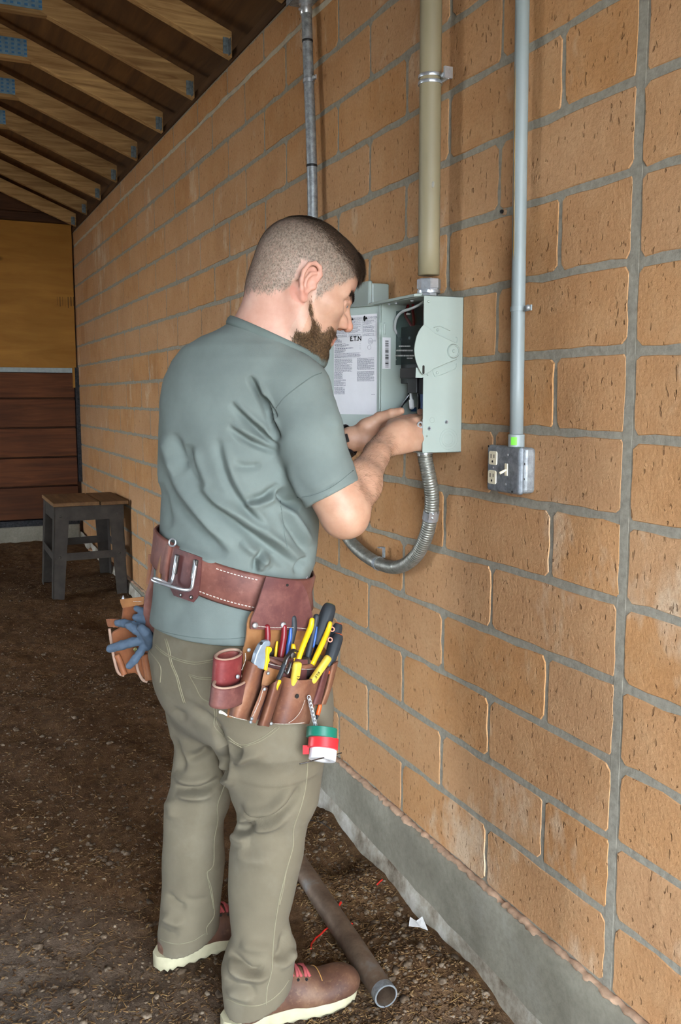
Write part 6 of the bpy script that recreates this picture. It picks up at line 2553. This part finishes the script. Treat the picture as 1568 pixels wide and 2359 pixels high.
# ------------------------------------------------------------------ chain with three rolls of tape
ch = thing('tape_chain', q6(1150, 1310, .10), 'steel chain hanging from the pouch, holding the tape rolls', 'chain')
ca, cb_ = q6(1080, 1010, .096), q6(1158, 1345, .10)
nl = 17
cd_ = unit(cb_ - ca)
for i in range(nl):
    c = ca + (cb_ - ca) * (i + .5) / nl
    a_ = i % 2 * math.pi / 2 + .5
    x = unit(np.cross(cd_, PNr))
    y = np.cross(cd_, x)
    w_ = math.cos(a_) * x + math.sin(a_) * y
    pts = [c + cd_ * .0058 * math.cos(th) + w_ * .0033 * math.sin(th) for th in np.linspace(0, 2 * math.pi, 11)]
    obj('link', G().tube(pts, .0011, 6, cap=False), M_CHROME, ch, smooth=True)
rg = tpath([(985, 1702, .125), (1080, 1680, .13), (1180, 1650, .13), (1300, 1620, .125), (1415, 1588, .11)], 6)
obj('wire_hanger', G().tube(rg, .0013, 6), M_TOOLST, ch, smooth=True)


def tape(cx, cy, w, hgt, off, m, m_in, label, tilt):
    c = q6(cx, cy, off)
    r = rad(w)
    hh_ = hgt / 4.48 * 1.80 / F_PX / 2
    ax = unit(UPV + tilt[0] * CR + tilt[1] * CF)
    t = thing('tape_roll', c - ax * hh_, label, 'tape roll', 'electrical tape rolls on the chain')
    obj('tape', G().lathe(c - ax * hh_, ax, [(r * .62, 0), (r * .97, 0), (r, .0008), (r, 2 * hh_ - .0008), (r * .97, 2 * hh_), (r * .62, 2 * hh_)], 36, close=True), m, t, autos=40)
    obj('core', G().lathe(c - ax * (hh_ - .0004), ax, [(r * .56, 0), (r * .62, 0), (r * .62, 2 * hh_ - .0008), (r * .56, 2 * hh_ - .0008)], 30, close=True), m_in, t, autos=40)
    return t, c, r, ax, hh_


M_CARD = plain('cardboard_core', C(206, 200, 196), .8)
tape(1212, 1382, 322, 102, .10, plain('green_tape', C(20, 108, 88), .4), M_CARD, 'green roll of electrical tape, topmost on the chain', (.08, .50))
t, c, r, ax, hh_ = tape(1228, 1490, 316, 112, .104, plain('red_tape', C(214, 44, 50), .4), M_CARD, 'red roll of electrical tape between the green and white rolls', (.10, .54))
obj('loose_end', G().obox(c - CR * (r + .004) - UPV * .012 - CF * .004, CR, CF, UPV, (.006, .0005, .009)), plain('red_tape_end', C(206, 40, 48), .4), t)
tape(1224, 1608, 284, 112, .106, plain('white_tape', C(226, 226, 230), .4), M_CARD, 'white roll of electrical tape, lowest on the chain', (.12, .58))

# ------------------------------------------------------------------ left pouch and gloves
LN = unit(-FH - .25 * RH)
LP0 = at(300, 1470, 2.11)


def ll(px, py, off=0.0):
    d = ray(px, py)
    o = LP0 + LN * off
    return CAM + ((o - CAM) @ LN) / (d @ LN) * d


def c10(x, y):
    return 240 + x / 10.25, 1360 + y / 10.25


def q10(x, y, off=0.0):
    return ll(*c10(x, y), off)


lp = thing('tool_pouch', q10(700, 2150, -.02), 'smaller tan leather pouch on his left hip holding gloves', 'tool pouch')
M_TAN2 = m_leather('orange_tan_leather', C(110, 62, 36), C(150, 92, 58), C(178, 122, 84))
pocket('hanger_strap', [(356, 1262), (346, 1330), (334, 1372), (330, 1410), (334, 1440)], [(372, 1262), (362, 1330), (356, 1372), (354, 1420), (356, 1460)], .01, .006, M_BELT, lp, .005, 6, 10, idc, 1, ll)
pocket('keeper', [(341, 1277), (340, 1310), (336, 1345)], [(356, 1280), (354, 1310), (350, 1345)], -.005, .008, M_TAN2, lp, .005, 6, 6, idc, 1, ll)
body_ = [(430, 300), (930, 330), (1090, 1000), (1190, 1700), (1230, 2080), (900, 2150), (720, 1960), (560, 1985), (380, 1990), (250, 1800), (190, 1450), (150, 1000), (350, 880), (400, 560)]
obj('pouch_body', G().prism([q10(x, y, -.02) for x, y in body_], -LN * .05), M_TAN2, lp, bevel=.006, seg=3)
pocket('rim', [(372, 215), (385, 300), (430, 420)], [(935, 150), (935, 240), (930, 330)], -.004, .006, M_TAN, lp, .004, 8, 5, c10, 1, ll)
stitches(lp, [(690, 262), (800, 265), (905, 268)], .005, c10, ll)
pocket('side_tab', [(40, 680), (55, 760), (85, 860)], [(345, 670), (345, 770), (330, 880)], -.005, .012, M_TAN2, lp, .006, 8, 6, c10, 1, ll)
for pts, w0 in (([(120, 900), (160, 1200), (230, 1600), (330, 1940), (470, 2010)], 70), ([(300, 1520), (380, 1700), (440, 1880), (480, 1990)], 150), ([(760, 1720), (800, 1900), (900, 2100), (1020, 2160)], 70), ([(960, 1500), (990, 1750), (1030, 1950), (1060, 2110)], 190)):
    P = bez([q10(x, y, -.006) for x, y in pts], 5)
    obj('rolled_edge', G().tube(P, w0 / 10.25 / 2 * 2.1 / F_PX, 10), M_TAN2 if w0 > 100 else M_RAW, lp, smooth=True)
obj('snap', G().lathe(q10(745, 1400, .012), LN, [(.0055, 0), (.0055, .001), (.003, .003)], 14), plain('brass_snap', C(150, 146, 96), .4, .6), lp, smooth=True)
pk = thing('steel_punch', q10(448, 400, -.01), 'small steel punch tip standing in the left pouch', 'punch')
obj('punch', G().tube([q10(435, 330, -.012), q10(445, 240, -.012), q10(450, 190, -.012), q10(448, 120, -.012)], [.004, .004, .0035, .0012], 8), M_CHROME, pk, smooth=True)
M_GLOVE = m_cloth('glove_rubber', C(78, 92, 108), .2, 300, .6)


def glove(fingers, palm, label):
    f = Field()
    for pts, w in fingers:
        P = [q10(x, y, o_) for x, y, o_ in pts]
        r = w / 10.25 * 2.1 / F_PX
        for i in range(len(P) - 1):
            f.add(capsule_f(P[i], P[i + 1], r * (.92 if i == 0 else 1.0), r), .004)
    f.add(capsule_f(q10(*palm[0]), q10(*palm[1]), palm[2], palm[2]), .010)
    a, b = q10(600, 1050, .02) - .13, q10(600, 1050, .02) + .13
    V, Fq = f.mesh(a, b, .0028, 1)
    N = vnormals(V, Fq)
    V = V + N * (.0009 * jig(V, 420))[:, None]
    g_ = thing('work_glove', q10(1050, 1300, 0), label, 'glove', 'work gloves in the left pouch')
    obj('shell', (V, Fq), M_GLOVE, g_, smooth=True)
    return g_


g1 = glove([([(760, 430, .004), (900, 490, .0), (1050, 570, -.004)], 78), ([(735, 635, .012), (880, 670, .006), (1050, 720, -.002)], 88), ([(320, 770, .016), (470, 775, .018), (640, 820, .014), (950, 900, .0)], 96)], ((1060, 620, -.012), (1090, 1000, -.012), .022), 'blue-grey rubber work glove, upper one tucked in the left pouch')
g2 = glove([([(580, 835, .034), (740, 930, .034), (900, 1040, .026), (1080, 1220, .012)], 100), ([(880, 890, .044), (980, 990, .04), (1060, 1130, .026), (1110, 1320, .01)], 112), ([(140, 1375, .034), (400, 1300, .038), (640, 1230, .034), (900, 1170, .02)], 108), ([(590, 1780, .036), (720, 1640, .036), (850, 1460, .028), (960, 1270, .014)], 92)], ((1000, 1150, .004), (1080, 1280, .0), .016), 'blue-grey rubber work glove with fingers splayed below the other glove')

# ------------------------------------------------------------------ wrist watch
wt = thing('wrist_watch', L_WR, 'black sports watch on his left wrist', 'watch')
wc = at(797, 1016, 2.172)
wa = unit(L_WR - at(690, 1050, 2.23))
M_WATCH = plain('watch_rubber', C(22, 22, 24), .45)
gx = unit(np.cross(wa, UPV))
gy = np.cross(wa, gx)
rows = []
for h_ in (-.010, -.009, .009, .010):
    e_ = .0005 if abs(h_) > .0095 else .0025
    rows.append([wc + wa * h_ + (.0315 + e_) * (math.cos(w) * gx + math.sin(w) * gy * 1.05) for w in np.linspace(0, 2 * math.pi, 33)])
obj('band', G().sheet(rows, .003), M_WATCH, wt, smooth=True)
dn = unit(-CF * .5 - UPV * .9)
obj('case', G().lathe(wc + dn * .029, dn, [(.017, 0), (.019, .003), (.018, .009), (.014, .011)], 18), M_WATCH, wt, autos=40)
obj('buckle', G().obox(wc - CF * .033 + UPV * .004, wa, CF, np.cross(wa, CF), (.006, .002, .011)), M_TOOLST, wt, bevel=.001, seg=1)
# ================================================================== things on the floor
# ------------------------------------------------------------------ stool
M_STOOLW = m_wood('stool_board', C(98, 70, 44), C(150, 114, 76), 'Y', 2.2, True)
M_STOOLS = plain('rusty_angle_iron', C(66, 60, 54), .75, .3, .4, .25, 18, .2)
FLc, FRc, BLc, BRc = ong(122, 1385)[:2], ong(300, 1366)[:2], ong(96, 1340)[:2], ong(256, 1320)[:2]
FRc[0] = min(FRc[0], -.035)
BRc[0] = min(BRc[0], -.035)
TFL, TFR = at(122, 1162, (at(0, 0, 1) - CAM) @ CF * 0 + 5.33), None
ZT = at(122, 1158, 5.33)[2]
stl = thing('stool', ((FLc[0] + FRc[0]) / 2, 4.45, gz(4.45)), 'old stool with a board seat on riveted angle-iron legs, in the far corner', 'stool')
tx0, tx1, ty0, ty1 = -.450, -.022, 4.20, 4.74
sp = tx0 + (tx1 - tx0) * .62
obj('seat_board', G().box((tx0, ty0, ZT - .022), (sp - .003, ty1, ZT)), M_STOOLW, stl, bevel=.003, seg=1)
obj('seat_board', G().box((sp + .003, ty0 - .004, ZT - .023), (tx1, ty1, ZT - .001)), M_STOOLW, stl, bevel=.003, seg=1)
tops = [(tx0 + .008, ty0 + .012), (tx1 - .03, ty0 + .012), (tx0 + .008, ty1 - .012), (tx1 - .03, ty1 - .012)]
feet = [FLc, FRc, BLc, BRc]
th = .005
for (tx, ty), ft_, sx, sy in zip(tops, feet, (1, -1, 1, -1), (1, 1, -1, -1)):
    zf = gz(ft_[1]) - .02
    a, b = np.array([tx, ty, ZT - .022]), np.array([ft_[0], ft_[1], zf])
    wt_, wb_ = .085, .062
    g = G()
    g.prism([a, a + [sx * wt_, 0, 0], b + [sx * wb_, 0, 0], b], (0, sy * th, 0))
    g.prism([a, a + [0, sy * wt_, 0], b + [0, sy * wb_, 0], b], (sx * th, 0, 0))
    lg = obj('leg', g, M_STOOLS, stl)
    for u in (.10, .52):
        p = a + (b - a) * u + np.array([sx * .035, -sy * .001, 0])
        obj('rivet', G().lathe(p, (0, -sy, 0), [(.008, 0), (.007, .003), (.003, .005)], 10), M_STOOLS, lg, smooth=True)


def at_h(i, u):
    a, b = np.array([*tops[i], ZT - .022]), np.array([*feet[i], gz(feet[i][1])])
    return a + (b - a) * u


for i, j, ax in ((0, 1, 0), (2, 3, 0), (0, 2, 1), (1, 3, 1)):
    p, q = np.array([*tops[i], ZT - .022]), np.array([*tops[j], ZT - .022])
    n = (0, th, 0) if ax == 0 else (th, 0, 0)
    obj('apron', G().prism([p, q, q - [0, 0, .085], p - [0, 0, .085]], n), M_STOOLS, stl)
    p, q = at_h(i, .50), at_h(j, .50)
    obj('stretcher', G().prism([p, q, q - [0, 0, .045], p - [0, 0, .045]], n), M_STOOLS, stl)

# ------------------------------------------------------------------ pipe on the ground
M_OLDPIPE = NM('old_pipe', C(110, 92, 76), .6, .55)
_n = M_OLDPIPE.noise(11, 5, .7)
M_OLDPIPE.col(M_OLDPIPE.ramp(_n, [(.3, C(78, 62, 50)), (.55, C(122, 102, 84)), (.75, C(134, 132, 128))]))
M_OLDPIPE = M_OLDPIPE.m
rp_ = .0262
pz = lambda p: np.array([p[0], p[1], gz(p[1]) + rp_ + .012])
pa = on(2, gz(.41) + rp_ + .012, 889, 2294)
pb_ = on(2, gz(1.1) + rp_ + .012, 700, 2003)
dpp = unit(pb_ - pa)
pa, pe_ = pz(pa), pz(pa + dpp * .98)
dpp = unit(pe_ - pa)
pipe = thing('loose_pipe', pa, 'rusty length of metal pipe lying on the dirt beside the shoes', 'pipe')
Lp_ = np.linalg.norm(pe_ - pa)
obj('pipe', G().lathe(pa, dpp, [(rp_ - .003, 0), (rp_, .0008), (rp_, .30 * Lp_), (rp_, .6 * Lp_), (rp_, Lp_), (rp_ - .003, Lp_)], 32, close=True), M_OLDPIPE, pipe, autos=40)
obj('cut_end', G().lathe(pa - dpp * .0005, dpp, [(rp_ - .0032, 0), (rp_ - .0002, 0), (rp_ + .0003, .004), (rp_ + .0002, .022), (rp_ - .0002, .022)], 32), m_metal('bare_end', C(150, 154, 156), .4, .3), pipe, autos=40) if False else None
obj('bare_ring', G().lathe(pa + dpp * .0002, dpp, [(rp_ - .0031, -.0006), (rp_ + .0004, -.0006), (rp_ + .0005, .018), (rp_ + .0001, .020)], 32, close=True), m_metal('bare_zinc', C(150, 154, 156), .45, .3, .5), pipe, autos=40, label='brighter bare cut end')

# ------------------------------------------------------------------ scraps
def lay(pix, h=.004):
    P = []
    for q in bez(pix, 6):
        p = ong(*q)
        P.append([p[0], p[1], float(ground_h(np.array(p[0]), np.array(p[1]))) + h])
    return np.array(P)


M_REDW = plain('red_wire', C(196, 40, 26), .45)
for nm, pix, lab in (('wire', [(716, 2212), (718, 2195), (730, 2175), (752, 2158), (775, 2148), (812, 2142)], 'curved offcut of red wire under the loose pipe'),
                     ('wire', [(776, 2107), (781, 2101), (785, 2096)], 'short red wire stub on the dirt by the pipe'),
                     ('wire', [(868, 2054), (875, 2048), (880, 2044)], 'tiny red wire offcut near the footing')):
    t = obj('wire_offcut', G().tube(lay(pix, .006), .0022 if 'stub' not in lab else .0034, 8), M_REDW, None, smooth=True)
    tag(t, lab, 'wire', 'wire offcuts on the dirt')
t = obj('wire_offcut', G().tube(lay([(700, 1902), (735, 1908), (765, 1925)], .008), .0012, 6), M_BLKW, None, smooth=True)
tag(t, 'thin black wire offcut in the dirt hollow behind the man', 'wire', 'wire offcuts on the dirt')
pc = [(941, 2149), (944, 2130), (958, 2138), (972, 2134), (985, 2158), (966, 2152)]
P = [lay([q, (q[0] + 1, q[1])], .006)[0] for q in pc]
for p, dz in zip(P, (.0, .012, .004, .014, .0, .003)):
    p[2] += dz
t = obj('paper_scrap', G().prism(P, (0, 0, .0012)), plain('white_scrap', C(222, 218, 212), .8))
tag(t, 'torn white paper scrap on the dirt by the footing', 'paper')
p0_ = lay([(225, 1268), (226, 1268)], .012)[0]
P = [lay([q, (q[0] + 1, q[1])], .015)[0] for q in ((203, 1272), (222, 1256), (240, 1268), (228, 1276))]
t = obj('wood_offcut', G().prism(P, (0, 0, .01)), plain('pale_offcut', C(150, 112, 80), .85))
tag(t, 'pale wood offcut on the dirt under the stool', 'wood scrap')


def scatter(n, regions, seed):
    """ground points spread evenly over what the camera sees of the floor"""
    rg = np.random.default_rng(seed)
    out = []
    for (x0, y0, x1, y1, w) in regions:
        m = int(n * w)
        px, py = rg.uniform(x0, x1, m), rg.uniform(y0, y1, m)
        for a, b in zip(px, py):
            p = ong(a, b)
            if p[0] < -.045 and p[1] < 6.0:
                out.append((p[0], p[1]))
    P = np.array(out)
    return np.column_stack([P, ground_h(P[:, 0], P[:, 1])])


REG = [(-60, 1290, 420, 1600, .25), (-120, 1550, 420, 2000, .3), (-160, 1950, 560, 2500, .35), (680, 1850, 860, 2100, .12), (700, 2000, 1150, 2420, .4)]


def stuffmesh(name, P, maker, m, label, cat, seed):
    rg = np.random.default_rng(seed)
    Vs, Fs, off = [], [], 0
    for p in P:
        V, Fc = maker(rg)
        Vs.append(V + p)
        Fs.append(Fc + off)
        off += len(V)
    o = obj(name, (np.vstack(Vs), np.vstack(Fs)), m, None)
    tag(o, label, cat, kind='stuff')
    return o


OCT = np.array([(1, 0, 0), (-1, 0, 0), (0, 1, 0), (0, -1, 0), (0, 0, 1), (0, 0, -1)], float)
t_ = (1 + 5 ** .5) / 2
ICO = np.array([(-1, t_, 0), (1, t_, 0), (-1, -t_, 0), (1, -t_, 0), (0, -1, t_), (0, 1, t_), (0, -1, -t_), (0, 1, -t_), (t_, 0, -1), (t_, 0, 1), (-t_, 0, -1), (-t_, 0, 1)]) / 1.9
ICF = np.array([(0, 11, 5), (0, 5, 1), (0, 1, 7), (0, 7, 10), (0, 10, 11), (1, 5, 9), (5, 11, 4), (11, 10, 2), (10, 7, 6), (7, 1, 8), (3, 9, 4), (3, 4, 2), (3, 2, 6), (3, 6, 8), (3, 8, 9), (4, 9, 5), (2, 4, 11), (6, 2, 10), (8, 6, 7), (9, 8, 1)])


def pebble(rg):
    s = rg.uniform(.002, .0065) * (1 if rg.random() < .9 else 1.9)
    V = ICO * rg.uniform(.7, 1.25, (12, 1)) * s * np.array([1, 1, .65]) * rg.uniform(.7, 1.3, 3)
    return V, ICF


def sliver(lo_, hi_, w0, w1, thick):
    def mk(rg):
        L_, w_ = rg.uniform(lo_, hi_), rg.uniform(w0, w1)
        a = rg.uniform(0, math.pi)
        tl_ = rg.normal(0, .25)
        d = np.array([math.cos(a) * math.cos(tl_), math.sin(a) * math.cos(tl_), math.sin(tl_)])
        s = np.array([-math.sin(a), math.cos(a), rg.normal(0, .3)])
        n = np.array([0, 0, thick])
        z = np.array([0, 0, thick + abs(math.sin(tl_)) * L_ / 2])
        V = np.array([-d * L_ / 2 - s * w_ / 2, d * L_ / 2 - s * w_ / 2, d * L_ / 2 + s * w_ / 2, -d * L_ / 2 + s * w_ / 2])
        V = np.vstack([V, V + n]) + z
        return V, np.array([(0, 3, 2, 1), (4, 5, 6, 7), (0, 1, 5, 4), (1, 2, 6, 5), (2, 3, 7, 6), (3, 0, 4, 7)])
    return mk


def m_litter(name, a_, b_, c_):
    k = NM(name, coord='World', rough=.9, spec=.2)
    n = k.noise(45, 3, .7)
    k.col(k.ramp(n, [(.32, a_), (.5, b_), (.7, c_)]))
    return k.m


stuffmesh('pebbles', scatter(3400, REG, 31), pebble, m_litter('pebble_grit', C(58, 46, 36), C(92, 76, 60), C(138, 122, 104)), 'loose grit and pebbles over the dirt floor', 'pebbles', 32)
stuffmesh('straw', scatter(2300, REG, 33), sliver(.008, .034, .0007, .0015, .0006), m_litter('dry_straw', C(92, 66, 38), C(126, 96, 58), C(168, 138, 92)), 'scattered straw and hay bits over the dirt floor', 'straw', 34)
stuffmesh('wood_chips', scatter(6500, REG, 35), sliver(.003, .011, .002, .006, .0012), m_litter('wood_chip', C(60, 42, 26), C(96, 70, 44), C(150, 120, 84)), 'wood shavings trodden into the dirt floor', 'wood chips', 36)
